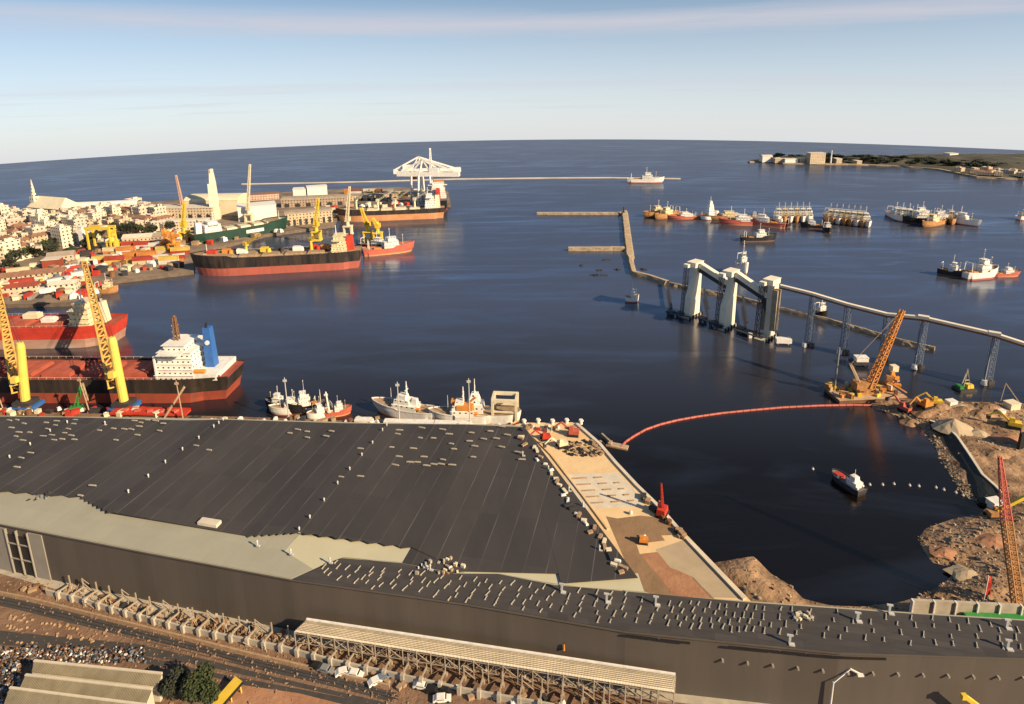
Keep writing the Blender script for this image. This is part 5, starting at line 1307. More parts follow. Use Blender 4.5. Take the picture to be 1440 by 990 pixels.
for a in (('red-roofed shed in the left yard nearest the frame edge', 12, 398, 22, 12, 6, 20, 'wall_cream', 'roof_tile'), ('long red-roofed shed in the left yard beside the lorries', 62, 392, 30, 12, 6, 22, 'wall_sand-coloured', 'roof_tile'), ('cream shed at the quay corner left of the boom of the big crane', 92, 408, 18, 10, 6, 15, 'wall_white', 'roof_pale'), ('brown-roofed shed near the foot of the old town', 88, 368, 20, 12, 7, 25, 'wall_pinkish', 'roof_felt'), ('pale shed with red roof at the left edge below the trees', 30, 412, 24, 10, 6, 18, 'wall_cream', 'red_oxide'), ('cream-roofed shed between the yellow gantry and the grain stores', 196, 342, 26, 13, 7, 12, 'wall_cream', 'roof_pale'), ('dark-roofed shed on the quay behind the orange yard cranes', 222, 340, 24, 12, 7, 14, 'wall_light brown', 'roof_felt')): gable(*a)
# strip of stores between the dark roof and the pier
for i in range(34):
    t_ = i / 34; px = 728 + 150 * t_ + rnd.uniform(-5, 8); py = 606 + 205 * t_ + rnd.uniform(-3, 3)
    if px > 742 + (py - 600) * .72: px -= 8
    lb, pr = ip[rnd.choice((0, 2, 4, 2, 1))]
    place(pr, P(px, py, RH + .9), rnd.uniform(0, 3), lb + ' along the roof edge above the sandy pier', lb + 's along the roof edge above the pier', (rnd.uniform(.6, 1.2), .55, .4))
# far peninsula on the right
CAPE = PL([(1052, 227), (1075, 222), (1140, 219.5), (1200, 222), (1300, 218), (1480, 219), (1600, 222), (1600, 262), (1440, 252.5), (1380, 250), (1350, 245), (1320, 238.5), (1270, 234.5), (1220, 232), (1150, 230.5), (1100, 230)], 0)
cxy = [(p[0], p[1]) for p in CAPE]
flat('far_land', (0.035, 0.040, 0.030), 0.95, col2=(0.10, 0.088, 0.062), scale=0.02, contrast=3)
def build_cape():
    xs = [p[0] for p in cxy]; ys = [p[1] for p in cxy]; x0, x1, y0, y1 = min(xs), max(xs), min(ys), max(ys); st = 14
    nx, ny = int((x1 - x0) / st) + 1, int((y1 - y0) / st) + 1; vs = []
    for j in range(ny + 1):
        for i in range(nx + 1):
            x, y = x0 + i * st, y0 + j * st; d = dist_poly(x, y, cxy)
            h = min(2.5 + d * .05, .05 * d + 2) + abs(noise.noise(Vector((x * .02, y * .02, 1)))) * min(9, d * .12) if inside(x, y, cxy) else -3
            vs.append((x, y, sea(x, y) + h))
    fs = []
    for j in range(ny):
        for i in range(nx):
            a = j * (nx + 1) + i; q = (a, a + 1, a + nx + 2, a + nx + 1)
            if max(vs[k][2] - sea(vs[k][0], vs[k][1]) for k in q) > -2: fs.append(q)
    struct(M().add(vs, fs).build('far_cape', 'far_land', None, True))
build_cape()
dike('shore_rocks', 'pale rocky point at the tip of the far cape', [(1053, 228.5), (1070, 228), (1090, 229)], 5, 3, 2.5, 'rock', 'mole_top', 12, 'rocks', 1)
dike('shore_bank', 'sandy shore strip along the near side of the far cape', [(1100, 230.5), (1220, 232.5), (1270, 235), (1320, 239), (1345, 244), (1375, 250), (1430, 253)], 6, 3, 2.5, 'rock', 'mole_top', 12, 'shore', 1)
for i, (x0, x1, y, h, lb, wl) in enumerate(((1072, 1086, 227, 10, 'domed white shed at the tip of the far cape', 'white_paint'), (1090, 1101, 228, 7, 'low tan shed near the tip of the far cape', 'wall_sand-coloured'), (1104, 1122, 228.5, 7, 'long low white building left of the cream block on the far cape', 'white_paint'), (1124, 1132, 228.5, 7, 'tan hut left of the cream block on the far cape', 'wall_sand-coloured'), (1139, 1160, 229.5, 20, 'tall cream twin-topped block on the far cape', 'wall_cream'), (1176, 1184, 229, 8, 'small cream house right of the white mast on the far cape', 'wall_cream'), (1335, 1347, 222, 10, 'bright white house high on the far cape', 'white_paint'), (1205, 1212, 230, 5, 'tiny tan shed along the far shore', 'wall_sand-coloured'))):
    block('shore_building', lb, 'building', (x0, y), (x1, y), 18, h, wl, 'roof_pale', 3 if i == 0 else 0)
b = P(1150, 229.5, 3); 
b = P(1168, 229.5, 3); tag(wb(M().cyl(b, (b.x, b.y, b.z + 26), 1.6, 1.0, 8), 'mast', 'white_paint'), 'white mast on the far cape right of the cream block', 'mast')
for i in range(80):
    px = rnd.uniform(1345, 1455); py = 243 + (px - 1360) * .05 + rnd.uniform(-5, 6); pr, nm = protos[rnd.choice((0, 4, 6, 10, 12, 3))]
    a = P(px, py, 5)
    if inside(a.x, a.y, cxy) and free(a.x, a.y, 10): place(pr, a, rnd.uniform(0, 3), nm + ' in the shore village at the right end of the far cape', 'far cape village: ' + nm + 's', (1, 1, .6))
for i in range(130):
    px = rnd.uniform(1085, 1440); py = 224 + max(0, px - 1200) * .045 + rnd.uniform(-3, 5); a = P(px, py, 4)
    if inside(a.x, a.y, cxy) and free(a.x, a.y, 6): place(tf[i % 3], a, rnd.uniform(0, 6), 'dark tree clump on the far cape across the water', 'trees on the far cape', (2.2, 2.2, .9))
# ================================================================== FOREGROUND, LEFT
def band_px(name, top_px, bot_px, z, m_, th=.004):
    sheet(name, PL(top_px + bot_px[::-1], z), z, m_, th)
band_px('access_road', [(-60, 880), (60, 893), (190, 905), (280, 925), (400, 955), (530, 985), (600, 1005)], [(-60, 900), (60, 912), (185, 930), (270, 945), (390, 975), (480, 1000), (560, 1020)], 3.02, 'asphalt')
band_px('track_bed', [(-60, 826), (40, 846), (160, 876), (350, 924), (480, 954), (560, 975)], [(-60, 838), (36, 860), (156, 890), (345, 937), (470, 966), (550, 987)], 3.02, 'asphalt')  # one dark colour over the whole track strip
# rails in the sunken track
for k, off in enumerate((0.35, 0.7)):
    a = [(-60, 826 + 12 * off), (40, 846 + 14 * off), (160, 876 + 14 * off), (350, 924 + 13 * off), (480, 954 + 12 * off), (560, 975 + 12 * off)]
    m = M(); pts = PL(a, 3.1)
    for p, q in zip(pts, pts[1:]): m.bar(p, q, .16, .18)
    tag(wb(m, 'rail', 'dark_steel'), ['rail of the dark track on the side nearer the warehouse', 'rail of the dark track on the side nearer the cream sheds'][k], 'rail')
# low kerb wall on the far side of the track
m = M(); pts = PL([(-60, 824), (40, 844), (160, 874), (350, 922), (480, 952), (548, 968)], 3)
for p, q in zip(pts, pts[1:]): m.bar(p + Vector((0, .2, .45)), q + Vector((0, .2, .45)), .5, .9)
tag(wb(m, 'track_wall', 'timber'), 'low brown retaining wall along the dark railway track', 'low wall')
# concrete yard slab strip just below the wall
sheet('wall_apron', PL([(-60, 770), (60, 803), (200, 843), (410, 882), (940, 965), (1300, 1010), (1300, 1030), (930, 985), (405, 900), (195, 862), (55, 822), (-60, 790)], 3), 3.03, 'concrete')
# buttressed footing wall
line = [(66, 836), (110, 846), (150, 858), (200, 872), (260, 888), (330, 902), (400, 916), (470, 935), (560, 955), (650, 975), (760, 995), (900, 1020)]
fw = thing('footing_wall', 'long low pale footing wall with white buttresses below the warehouse', 'footing wall', P(66, 836, 3))
pts = PL(line, 3); m = M()
for p, q in zip(pts, pts[1:]): m.bar(p + Vector((0, 0, .9)), q + Vector((0, 0, .9)), .5, 1.8)
wb(m, 'wall_panel', 'concrete', fw)
tot = []; step = 5.0; acc = 0
for p, q in zip(pts, pts[1:]):
    L_ = (q - p).length; s_ = -acc
    while s_ + step <= L_: s_ += step; tot.append((p.lerp(q, s_ / L_), atan2((q - p).y, (q - p).x)))
    acc = L_ - s_
flat('post_steel', (0.36, 0.30, 0.23), .7, var=.2)
for i, (p, a) in enumerate(tot):
    n_ = Vector((-sin(a), cos(a), 0)); q = p - n_ * .3
    m = M().box(q.x, q.y, q.z, .9, 1.1, 2.4, a); wb(m, 'buttress', 'concrete', fw)
    q2 = p + n_ * 3.6
    m = M().box(q2.x, q2.y, q2.z - .02, .9, .9, .9, a).bar((q2.x, q2.y, q2.z + .9), (q2.x, q2.y, q2.z + 4.6), .28).bar((q2.x, q2.y, q2.z + 1.6), (p.x, p.y, p.z + 2.2), .3, .5)
    if i % 3 == 1: m.bar((q2.x, q2.y, q2.z + 4.4), (q2.x + 2.2, q2.y - .5, q2.z + 3.0), .16).bar((q2.x, q2.y, q2.z + 3.0), (q2.x + 3.4, q2.y - .8, q2.z + .4), .16)
    o = wb(m, 'steel_post', 'post_steel')
    tag(o, 'steel post on a square footing between the footing wall and the warehouse' if p.x < -66 else 'steel post on a square footing in the shade of the cream canopy', 'post', 'steel posts left of the canopy' if p.x < -66 else 'steel posts under the canopy')
    if i % 2 == 0:
        q3 = p + n_ * 7.0; tag(wb(M().bar((q3.x, q3.y, q3.z), (q3.x, q3.y, q3.z + 3.4), .2).box(q3.x, q3.y, q3.z, .7, .7, .5), 'stub_post', 'pale_steel'), 'short pale post standing close against the dark warehouse wall', 'post', 'short posts against the dark wall')
# rubble and timber between footing wall and warehouse
flat('rubble', (0.13, 0.075, 0.05), .95, col2=(0.36, 0.25, 0.17), scale=.8)
scatter(60, lambda: (lambda t: (20 + 420 * t, 822 + 80 * t + rnd.uniform(-4, 7)))(rnd.random()), lambda x, y: P(x, y, 3.05), 'in the work strip left of the canopy', (.35, .8), (0, 1, 3, 0, 3))
scatter(44, lambda: (lambda t: (470 + 380 * t, 938 + 62 * t + rnd.uniform(-4, 16)))(rnd.random()), lambda x, y: P(x, y, 3.05), 'under and beside the cream canopy', (.3, .7), (0, 1, 2, 3))
m = M()
for i in range(1700):
    t_ = rnd.random(); px = -20 + 600 * t_; py = 806 + 150 * t_ * .97 + rnd.gauss(16, 20)
    if rnd.random() < .35: px, py = rnd.uniform(-10, 420), rnd.uniform(880, 990)
    a = P(px, py, 3); s_ = abs(rnd.gauss(0, .16)) + .1
    m.box(a.x, a.y, a.z - .02, s_ * rnd.uniform(1, 2.4), s_, s_ * .8, rnd.uniform(0, 3), top=.7)
tag(m.build('rubble', 'rubble'), 'loose stones and rubble strewn over the brown ground below the warehouse', None, None, 'stuff')
# canopy
cnp = thing('canopy', 'long cream corrugated canopy on steel frames along the warehouse wall', 'canopy', P(680, 950, 3))
CH = 11.0
A0, A1, B0, B1 = P(431, 872, CH), P(950, 950, CH), P(414, 888, CH - 1.4), P(948, 973, CH - 1.4)
MT['canopy_sheet'] = corrugated(mat('canopy_sheet', (0.70, 0.62, 0.47), .6, .25, .35, stretch=(.15, 2, 1)), 0, .35, .03)
m = M(); NS = 26
for j in range(NS):
    p, q = j / NS, (j + .995) / NS
    vs = [A0.lerp(A1, p), A0.lerp(A1, q), B0.lerp(B1, q), B0.lerp(B1, p)]; m.add(vs + [v - Vector((0, 0, .18)) for v in vs], [(3, 2, 1, 0), (4, 5, 6, 7), (0, 1, 5, 4), (1, 2, 6, 5), (2, 3, 7, 6), (3, 0, 4, 7)])
wb(m, 'roof_sheet', 'canopy_sheet', cnp)
m = M()
for t_ in (.08, .17, .26, .38, .5, .62, .74, .86): m.bar(A0.lerp(B0, t_) + Vector((0, 0, .15)), A1.lerp(B1, t_) + Vector((0, 0, .15)), .13, .12)
wb(m, 'purlin', 'old_stone', cnp)
m = M(); m.bar(A0 + Vector((0, .1, .2)), A1 + Vector((0, .1, .2)), .5, .5); wb(m, 'ridge_trim', 'white_paint', cnp)
for j in range(27):
    t_ = j / 26; p = A0.lerp(A1, t_); q = B0.lerp(B1, t_); g = sea(q.x, q.y) + 3; m = M()
    m.bar(q - Vector((0, 0, .2)), (q.x, q.y, g), .22).bar(p - Vector((0, 0, .2)), (p.x, p.y, g), .22)
    m.bar((q.x, q.y, g + 3.2), (p.x, p.y, g + 3.2), .16).bar((q.x, q.y, g + 6), (p.x, p.y, g + 6), .16)
    if j < 26:
        q1 = B0.lerp(B1, (j + 1) / 26); m.bar((q.x, q.y, g + 3.2), (q1.x, q1.y, g + 3.2), .14).bar((q.x, q.y, g + 6), (q1.x, q1.y, g + 6), .14)
        if j % 2 == 0: m.bar((q.x, q.y, g + 3.2), (q1.x, q1.y, g + 6), .12).bar((q.x, q.y, g), (q1.x, q1.y, g + 3.2), .12)
        else: m.bar((q.x, q.y, g + 6), (q1.x, q1.y, g + 3.2), .12)
    wb(m, 'frame', 'post_steel', cnp)
b = P(793, 926, 9); tag(wb(M().cyl((b.x, b.y, CH + .3), (b.x, b.y, CH + 1.6), .28, .2).ball((b.x, b.y, CH + 1.8), .22), 'worker', 'orange_paint'), 'tiny figure in orange standing on the canopy roof edge', 'person')
# parked cars
def car(nme, mm):
    t = thing('parked_car', 'x', 'car')
    m = M(); prof = [(-2.2, .35), (2.15, .35), (2.2, .8), (1.2, .95), (.55, 1.42), (-1.3, 1.45), (-2.0, 1.0), (-2.25, .9)]; n = len(prof)
    m.add([(x, -.85, z) for x, z in prof] + [(x, .85, z) for x, z in prof], [tuple(range(n)), tuple(range(2 * n - 1, n - 1, -1))] + [(i, i + n, (i + 1) % n + n, (i + 1) % n) for i in range(n)])
    m.build('body', mm, t); M().box(-.4, 0, 1.0, 1.9, 1.74, .34, top=.96).box(.83, 0, 1.0, .5, 1.5, .3).build('window', 'glass_dark', t)
    for x in (-1.4, 1.4):
        for y in (-.8, .8): M().cyl((x, y - .12, .33), (x, y + .12, .33), .33, n=12).build('wheel', 'rubber', t)
    return t
cars = {'white': car('white', 'white_paint'), 'black': car('black', 'black_paint'), 'grey': car('grey', 'grey_steel'), 'blue': car('blue', 'blue_grey_steel')}
for col, px, py, a, lb in (('black', 447, 940, -15, 'black car parked by the footing wall left of the canopy posts'), ('grey', 459, 944, -15, 'grey car parked right behind the black one'), ('white', 484, 947, 20, 'white car at the buttresses under the canopy'), ('white', 500, 950, -10, 'second white car under the canopy beside a buttress'), ('white', 530, 960, 30, 'white car standing crosswise in front of a buttress'), ('blue', 540, 955, 30, 'blue-grey car beside the crosswise white car'), ('white', 594, 967, -10, 'white car with dark windows between canopy buttresses'), ('black', 610, 973, -12, 'black car right of the white one by the buttresses'), ('black', 628, 973, -12, 'second black car, rightmost under the canopy'), ('white', 622, 985, 5, 'white van-like car at the bottom edge below the canopy')):
    place(cars[col], P(px, py, 3.03), radians(a), lb)
# cream sheds, bottom left
flat('shed_roof', (0.24, 0.205, 0.135), .8, var=.3, scale=.25); corrugated(MT['shed_roof'], 0, .4, .03)
flat('shed_wall', (0.60, 0.54, 0.42), .8, var=.15)
sd_ = thing('multi_gable_shed', 'cream shed with three stepped roof bays at the lower left', 'shed', P(130, 990, 3))
SZ = 8
for i, q in enumerate((((48, 930), (228, 948), (222, 966), (45, 946)), ((36, 950), (214, 970), (206, 990), (28, 968)), ((14, 968), (204, 992), (196, 1020), (4, 996)))):
    P4 = [P(*q[0], SZ + 1.2), P(*q[1], SZ + 1.2), P(*q[2], SZ), P(*q[3], SZ)]
    m = M(); m.add(P4 + [Vector((p.x, p.y, 3)) for p in P4], [(3, 2, 1, 0), (0, 1, 5, 4), (1, 2, 6, 5), (2, 3, 7, 6), (3, 0, 4, 7)]); wb(m, 'wall', 'shed_wall', sd_)
    m = M(); up = Vector((0, 0, .06)); m.add([p + up for p in P4] + [p + up * 4 for p in P4], [(3, 2, 1, 0), (4, 5, 6, 7), (0, 1, 5, 4), (1, 2, 6, 5), (2, 3, 7, 6), (3, 0, 4, 7)])
    for k in range(9):
        e0 = P4[0].lerp(P4[1], (k + .5) / 9); e1 = P4[3].lerp(P4[2], (k + .5) / 9); m.bar(e0 + up * 4.2, e1 + up * 4.2, .05, .04)
    wb(m, 'roof', 'shed_roof', sd_)
    m = M().bar(P4[0] + up * 3, P4[1] + up * 3, .5, .5); wb(m, 'ridge', 'shed_wall', sd_)
# scrap heap: countless light and dark pieces
m = M(); 
for i in range(1700):
    if i % 3: px, py = rnd.uniform(-30, 42), rnd.uniform(918, 1000)
    else: px, py = rnd.uniform(38, 205), rnd.uniform(912, 934)
    if px > 30 and py > 936: continue
    a = P(px, py, 3); hh = rnd.uniform(0, 2.4) if px < 40 else rnd.uniform(0, .8); s_ = rnd.uniform(.18, .55)
    m.box(a.x, a.y, a.z + hh - .1, s_ * rnd.uniform(.8, 2), s_, s_ * .7, rnd.uniform(0, 3), mi=rnd.choice((0, 4, 1, 2, 2, 3, 4, 2)), top=rnd.uniform(.5, 1))
tag(m.build('scrap_heap', ['grey_steel', 'white_paint', 'dark_steel', 'blue_grey_steel', 'brown_paint']), 'heap of grey, white and dark scrap around the cream sheds', None, None, 'stuff')
m = M()
for i in range(60):
    px, py = rnd.uniform(5, 150), 0; py = rnd.choice((866, 880, 900)) + px * .16 + rnd.uniform(-3, 3); a = P(px, py, 3)
    m.box(a.x, a.y, a.z, .7, .5, .4, rnd.uniform(0, 3), top=.7)
tag(m.build('stone_piles', 'timber'), 'rows of small pale stones dumped on the brown yard', None, None, 'stuff')
tn = [tree('dark bushy tree between the cream sheds and the yellow ramp, left one of two', 9, 3.6, 3600, .28, 'leaf_dark', 21, 8), tree('larger green tree right of the darker one beside the cream sheds', 10, 4.9, 5200, .30, 'leaf', 33, 10)]
tn[0].location = P(243, 985, 3); tn[1].location = P(291, 990, 3)
b = P(313, 990, 3); t = thing('yellow_ramp', 'yellow sloping ramp beside the trees at the bottom edge', 'ramp', b, radians(58))
m = M(); m.add([(-5, -1.6, 0), (5, -1.6, 2.4), (5, 1.6, 2.4), (-5, 1.6, 0), (-5, -1.6, .3), (5, -1.6, 2.7), (5, 1.6, 2.7), (-5, 1.6, .3)], [(3, 2, 1, 0), (4, 5, 6, 7), (0, 1, 5, 4), (1, 2, 6, 5), (2, 3, 7, 6), (3, 0, 4, 7)]); m.build('deck', 'yellow_paint', t)
for x in (-1.5, 1.5, 4.2): M().bar((x, -1.4, 0), (x, -1.4, 1.2 + x * .24), .25).build('leg', 'yellow_paint', t); M().bar((x, 1.4, 0), (x, 1.4, 1.2 + x * .24), .25).build('leg', 'yellow_paint', t)
M().bar((-5, -1.7, .3), (5, -1.7, 2.7), .15, .5).build('side_rail', 'black_paint', t)
sheet('sandy_plot', PL([(330, 962), (420, 975), (520, 1000), (520, 1040), (290, 1040), (318, 985)], 3), 3.03, 'red_soil')
b = P(400, 995, 3); 
# street lamp and yellow arm at the bottom right
b = P(1168, 990, 6); t = thing('street_lamp', 'white street lamp with bent arm in front of the dark wall', 'street lamp', (b.x, b.y, b.z - 3))
M().cyl((0, 0, 0), (0, 0, 9.5), .28, .18, 8).build('pole', 'white_paint', t); M().bar((0, 0, 9.3), (3.8, .5, 12.6), .28).bar((3.8, .5, 12.6), (6.0, -.2, 11.8), .34, .28).build('arm', 'white_paint', t); M().box(5.9, -.2, 11.4, 1.4, .7, .4).build('lamp_head', 'white_paint', t)
b = P(1378, 1000, 8); t = thing('digger', 'yellow machine arm poking up at the bottom right edge', 'machine', (b.x, b.y, b.z - 5))
M().bar((0, 0, 0), (.2, 0, 6.0), .9).bar((.2, 0, 5.8), (-3.8, .4, 8.9), .8, .9).build('arm', 'yellow_paint', t); M().box(-4.0, .4, 8.2, 1.1, .9, 1.2).build('bucket', 'yellow_paint', t)

# ================================================================== PIER ITEMS
ph = [P(737 + i * 20, 596 - (i % 2), 3.25) for i in range(5)]
bol = tag(M().cyl((0, 0, 0), (0, 0, 1.3), .7, .5, 10).cyl((0, 0, 1.3), (0, 0, 1.9), 1.0, .8, 10).build('bollard', 'white_paint'), 'white mushroom bollard on the far end of the sandy pier', 'bollard')
for p in ph: place(bol, p, 0, 'white mushroom bollard in the row along the far end of the sandy pier', 'bollards at the far end of the pier', 1.1)
def machine(label, px, py, a, col, arm=True, s=1.0, name='excavator'):
    t = thing(name, label, name.replace('_', ' '), P(px, py, 3.26), radians(a)); t.scale = (s, s, s)
    for y in (-1.2, 1.2): M().box(0, y, 0, 4, .7, .9, top=.9).build('track', 'rubber', t)
    M().box(-.3, 0, .9, 3.6, 2.6, 1.3).build('body', col, t); M().box(.6, .6, 2.2, 1.5, 1.2, 1.4, top=.85).build('cab', col, t)
    if arm: M().bar((1.2, -.3, 1.8), (4.2, -.3, 4.6), .5, .6).bar((4.2, -.3, 4.6), (6.8, -.3, 2.4), .4, .45).build('arm', col, t); M().box(6.8, -.3, 1.2, 1.0, 1.0, 1.2, top=1.2).build('bucket', 'dark_steel', t)
    return t
machine('red excavator lying low at the far end of the pier', 767, 618, 190, 'red_paint')
machine('larger red machine at the far right corner of the pier', 806, 612, 170, 'pink_red', True, 1.2)
machine('pale excavator with wheel piles beside it on the pier', 790, 628, 200, 'cream_paint', True, 1.1)
machine('small orange machine on the brown patch of the pier', 904, 763, 170, 'orange_paint', False, .8, 'loader')
q = P(906, 757, 3.3); tag(wb(M().ball((q.x, q.y, q.z + .7), .7).box(q.x, q.y, q.z, .8, .8, .4), 'white_marker', 'white_paint'), 'white ball marker beside the small orange machine', 'marker')
q = P(887, 723, 3.3); tag(wb(M().ball((q.x, q.y, q.z + .7), .7).box(q.x, q.y, q.z, .8, .8, .4), 'white_marker', 'white_paint'), 'white ball marker where the pale sand meets the brown patch', 'marker')
t = thing('pier_crane', 'small red crane with thin upright jib on the pier edge', 'crane', P(931, 724, 3.26), radians(60))
M().box(0, 0, .8, 4.5, 3, 2.2, top=.9).build('body', 'red_paint', t); M().box(.4, .9, 3, 1.8, 1.4, 1.4).build('cab', 'pink_red', t); M().lattice((0, 0, 3), (-.6, .6, 12.5), .8, .3, 7, .09).build('jib', 'red_paint', t)
for y in (-1.5, 1.5): M().box(0, y, 0, 5, .8, 1).build('track', 'rubber', t)
scatter(16, lambda: (rnd.uniform(738, 815), rnd.uniform(599, 609)), lambda x, y: P(x, y, 3.26), 'among the machines at the far end of the pier', (.6, 1.3), (0, 2, 4, 3, 5))
scatter(14, lambda: (lambda t: (905 + 60 * t, 700 + 62 * t + rnd.uniform(-3, 4)))(rnd.random()), lambda x, y: P(x, y, 3.26), 'along the pier edge around the red crane', (.5, 1.0), (0, 1, 3))
m = M()
for i in range(110):
    px, py = rnd.uniform(785, 848), rnd.uniform(620, 642); a = P(px, py, 3.25)
    if px < 785 + (py - 620) * .6: continue
    m.cyl((a.x, a.y, a.z), (a.x, a.y, a.z + .5), .7, .7, 7, rnd.randrange(2))
tag(m.build('tyres', ['rubber', 'timber']), 'scattered tyres and hoops on the sand behind the pale excavator', None, None, 'stuff')
# capping wall along the pier's water edge
m = M(); pts = PL([(813, 597), (845, 625), (868, 652), (898, 684), (930, 715), (962, 752), (1000, 792), (1050, 844)], 3.25)
for p, q in zip(pts, pts[1:]): m.bar(p + Vector((-.6, 0, .35)), q + Vector((-.6, 0, .35)), 1.3, .7)
tag(wb(m, 'pier_kerb', 'concrete_light'), 'pale concrete kerb along the water edge of the sandy pier', 'kerb')
m = M(); pts = PL([(735, 600), (775, 640), (820, 698), (855, 745)], 3.25)
for p, q in zip(pts, pts[1:]): m.bar(p + Vector((0, 0, .25)), q + Vector((0, 0, .25)), .8, .5)
tag(wb(m, 'curb_beam', 'sand'), 'pale beam along the warehouse side of the sandy pier', 'kerb')

# ================================================================== EARTHWORKS
def eg(px, py, dz=0):
    a = P(px, py, 3); return Vector((a.x, a.y, sea(a.x, a.y) + earth_h(a.x, a.y) + dz))
flat('liner', (0.012, 0.014, 0.012), .6, col2=(0.03, 0.032, 0.028), scale=.4, bump=.2)
up_ = [(1306, 592), (1330, 600), (1345, 615), (1362, 640), (1380, 668), (1398, 684), (1408, 694)]
lo_ = [(1308, 603), (1322, 611), (1331, 626), (1346, 654), (1362, 681), (1378, 706), (1398, 712)]
m = M(); U_ = [P(a, b, 3.6) for a, b in up_]; L_ = [P(a, b, 1.2) for a, b in lo_]; vs = []
for a, b in zip(U_, L_): vs += [a, a.lerp(b, .5) + Vector((0, 0, .25)), b, b - Vector((0, 0, 2)), Vector((a.x + 1.5, a.y + 1, a.z - 4))]
fs = []
for i in range(len(U_) - 1):
    for k in range(4): a = i * 5 + k; fs.append((a, a + 1, a + 6, a + 5))
m.add(vs, fs); m.bar(U_[0], U_[1], .3)
tag(wb(m, 'lined_embankment', 'liner'), 'steep black lined embankment dropping to the basin beach', 'embankment')
m = M()
for p, q in zip(U_, U_[1:]): m.bar(p + Vector((.6, .2, .1)), q + Vector((.6, .2, .1)), 1.0, .5)
tag(wb(m, 'embankment_kerb', 'concrete_light'), 'pale kerb along the crest of the black embankment', 'kerb')
b = eg(1340, 602); t = thing('sand_heap', 'grey-tan triangular sand heap at the head of the black embankment', 'sand heap', b)
m = M(); n = 14; vs = [(0, 0, 4.4)]
for k, r_ in enumerate((2.2, 4.6, 7.2)):
    for j in range(n): a = 2 * pi * j / n; rr = r_ * (1 + .15 * noise.noise(Vector((k, cos(a) * 2, sin(a) * 2)))); vs.append((rr * cos(a) * 1.2, rr * sin(a), 4.4 - r_ * .62 + rnd.uniform(-.15, .15)))
fs = [(0, 1 + j, 1 + (j + 1) % n) for j in range(n)]
for k in range(2):
    for j in range(n): a = 1 + k * n; fs.append((a + j, a + n + j, a + n + (j + 1) % n, a + (j + 1) % n))
m.add(vs, fs).build('heap', 'slab', t)
for i, (px, py, s_) in enumerate(((1283, 586, 1.2), (1300, 580, 1), (1322, 572, 1.1), (1380, 583, 1.3), (1410, 596, 1.2), (1356, 577, 1))):
    b = eg(px, py, -.4); m = M(); n = 10; vs = [(0, 0, 1.9 * s_)]
    for r_, z in ((1.6, 1.2), (3.6, 0)):
        for j in range(n): a = 2 * pi * j / n; rr = r_ * s_ * rnd.uniform(.8, 1.2); vs.append((rr * cos(a) * 1.5, rr * sin(a), z * s_))
    fs = [(0, 1 + j, 1 + (j + 1) % n) for j in range(n)] + [(1 + j, 1 + n + j, 1 + n + (j + 1) % n, 1 + (j + 1) % n) for j in range(n)]
    o = tag(m.add(vs, fs).build('soil_heap', 'earth'), 'low brown soil heap on the strip behind the basin', 'soil heap', 'soil heaps behind the basin'); o.location = b
def mach(lb, px, py, a, col, s=1.0):
    t = machine(lb, px, py, a, col, True, s); t.location = eg(px, py, .1); return t
mach('orange excavator on the spit near the crane barge', 1300, 574, 200, 'orange_paint', 1.4)
mach('yellow excavator just left of a white hut on the spit', 1316, 570, 160, 'yellow_paint', 1.1)
mach('yellow excavator among the mounds near the right edge', 1424, 603, 150, 'yellow_paint', 1.3)
mach('pinkish digger with raised arm left on the spit', 1272, 573, 120, 'pink_red', 1.2)
for px, py, lb, mm, s_ in ((1337, 570, 'small white hut on the spit right of the yellow excavator', 'white_paint', 3), (1400, 708 - 4, 'white box at the foot of the black embankment', 'white_paint', 3.4), (1408, 581, 'small white crate by the mounds on the right', 'white_paint', 2), (1422, 574, 'pale tarpaulin-covered load near the right edge', 'cream_paint', 4)):
    b = eg(px, py, 0); tag(wb(M().box(b.x, b.y, b.z - .3, s_ * 1.3, s_, s_ * .8, .2).box(b.x, b.y, b.z - .3 + s_ * .8, s_ * 1.4, s_ * 1.1, .2, .2), 'site_hut', mm), lb, 'hut')
b = eg(1432, 570, 0); t = thing('pipe_gantry', 'thin tan derrick frame at the right edge of the spit', 'derrick', b)
M().bar((2, 0, 0), (-6, 2, 11), .35).bar((-6, 2, 11), (-7, 2, 0), .2).build('frame', 'tan_steel', t)
b = eg(1436, 632, 0); t = thing('black_hoarding', 'black upright panel cut by the right edge', 'panel', b, .3)
M().box(2, 0, 0, 8, 1, 7).build('panel', 'black_paint', t); M().bar((0, 0, 0), (0, 1.5, 7), .4).bar((4, 0, 0), (4, 2.5, 6), .4).build('brace', 'dark_steel', t)
# red lattice crane
b = eg(1432, 862, 0); t = thing('crawler_crane', 'crawler crane with long red and orange lattice boom at the right edge', 'crane', b)
M().box(0, 0, 1, 5, 4, 2.6).build('body', 'rust_orange', t)
for y in (-2, 2): M().box(0, y, 0, 6, 1, 1.2).build('track', 'rubber', t)
tp = P(1406, 642, 42) - b; md = tp * .6
M().lattice((0, 0, 3), md, 2.0, 2.0, 18, .15).build('lower_boom', 'rust_orange', t); M().lattice(md, tp, 2.0, .6, 12, .13).build('upper_boom', 'pink_red', t)
b = eg(1398, 722, 0); t = thing('long_arm_excavator', 'orange long-arm excavator in front of the red lattice boom', 'excavator', b)
M().box(0, 0, .8, 4.0, 2.8, 1.6).box(1, .6, 2.4, 1.6, 1.2, 1.2).build('body', 'rust_orange', t)
for y in (-1.5, 1.5): M().box(0, y, 0, 5, .8, 1).build('track', 'rubber', t)
M().bar((1, 0, 2.5), (8.5, -1, 8.5), .9, 1.1).bar((8.5, -1, 8.5), (13, -4, 5.5), .7, .8).build('arm', 'yellow_paint', t); M().box(13.2, -4, 4, 1.4, 1.2, 1.6).build('bucket', 'dark_steel', t)
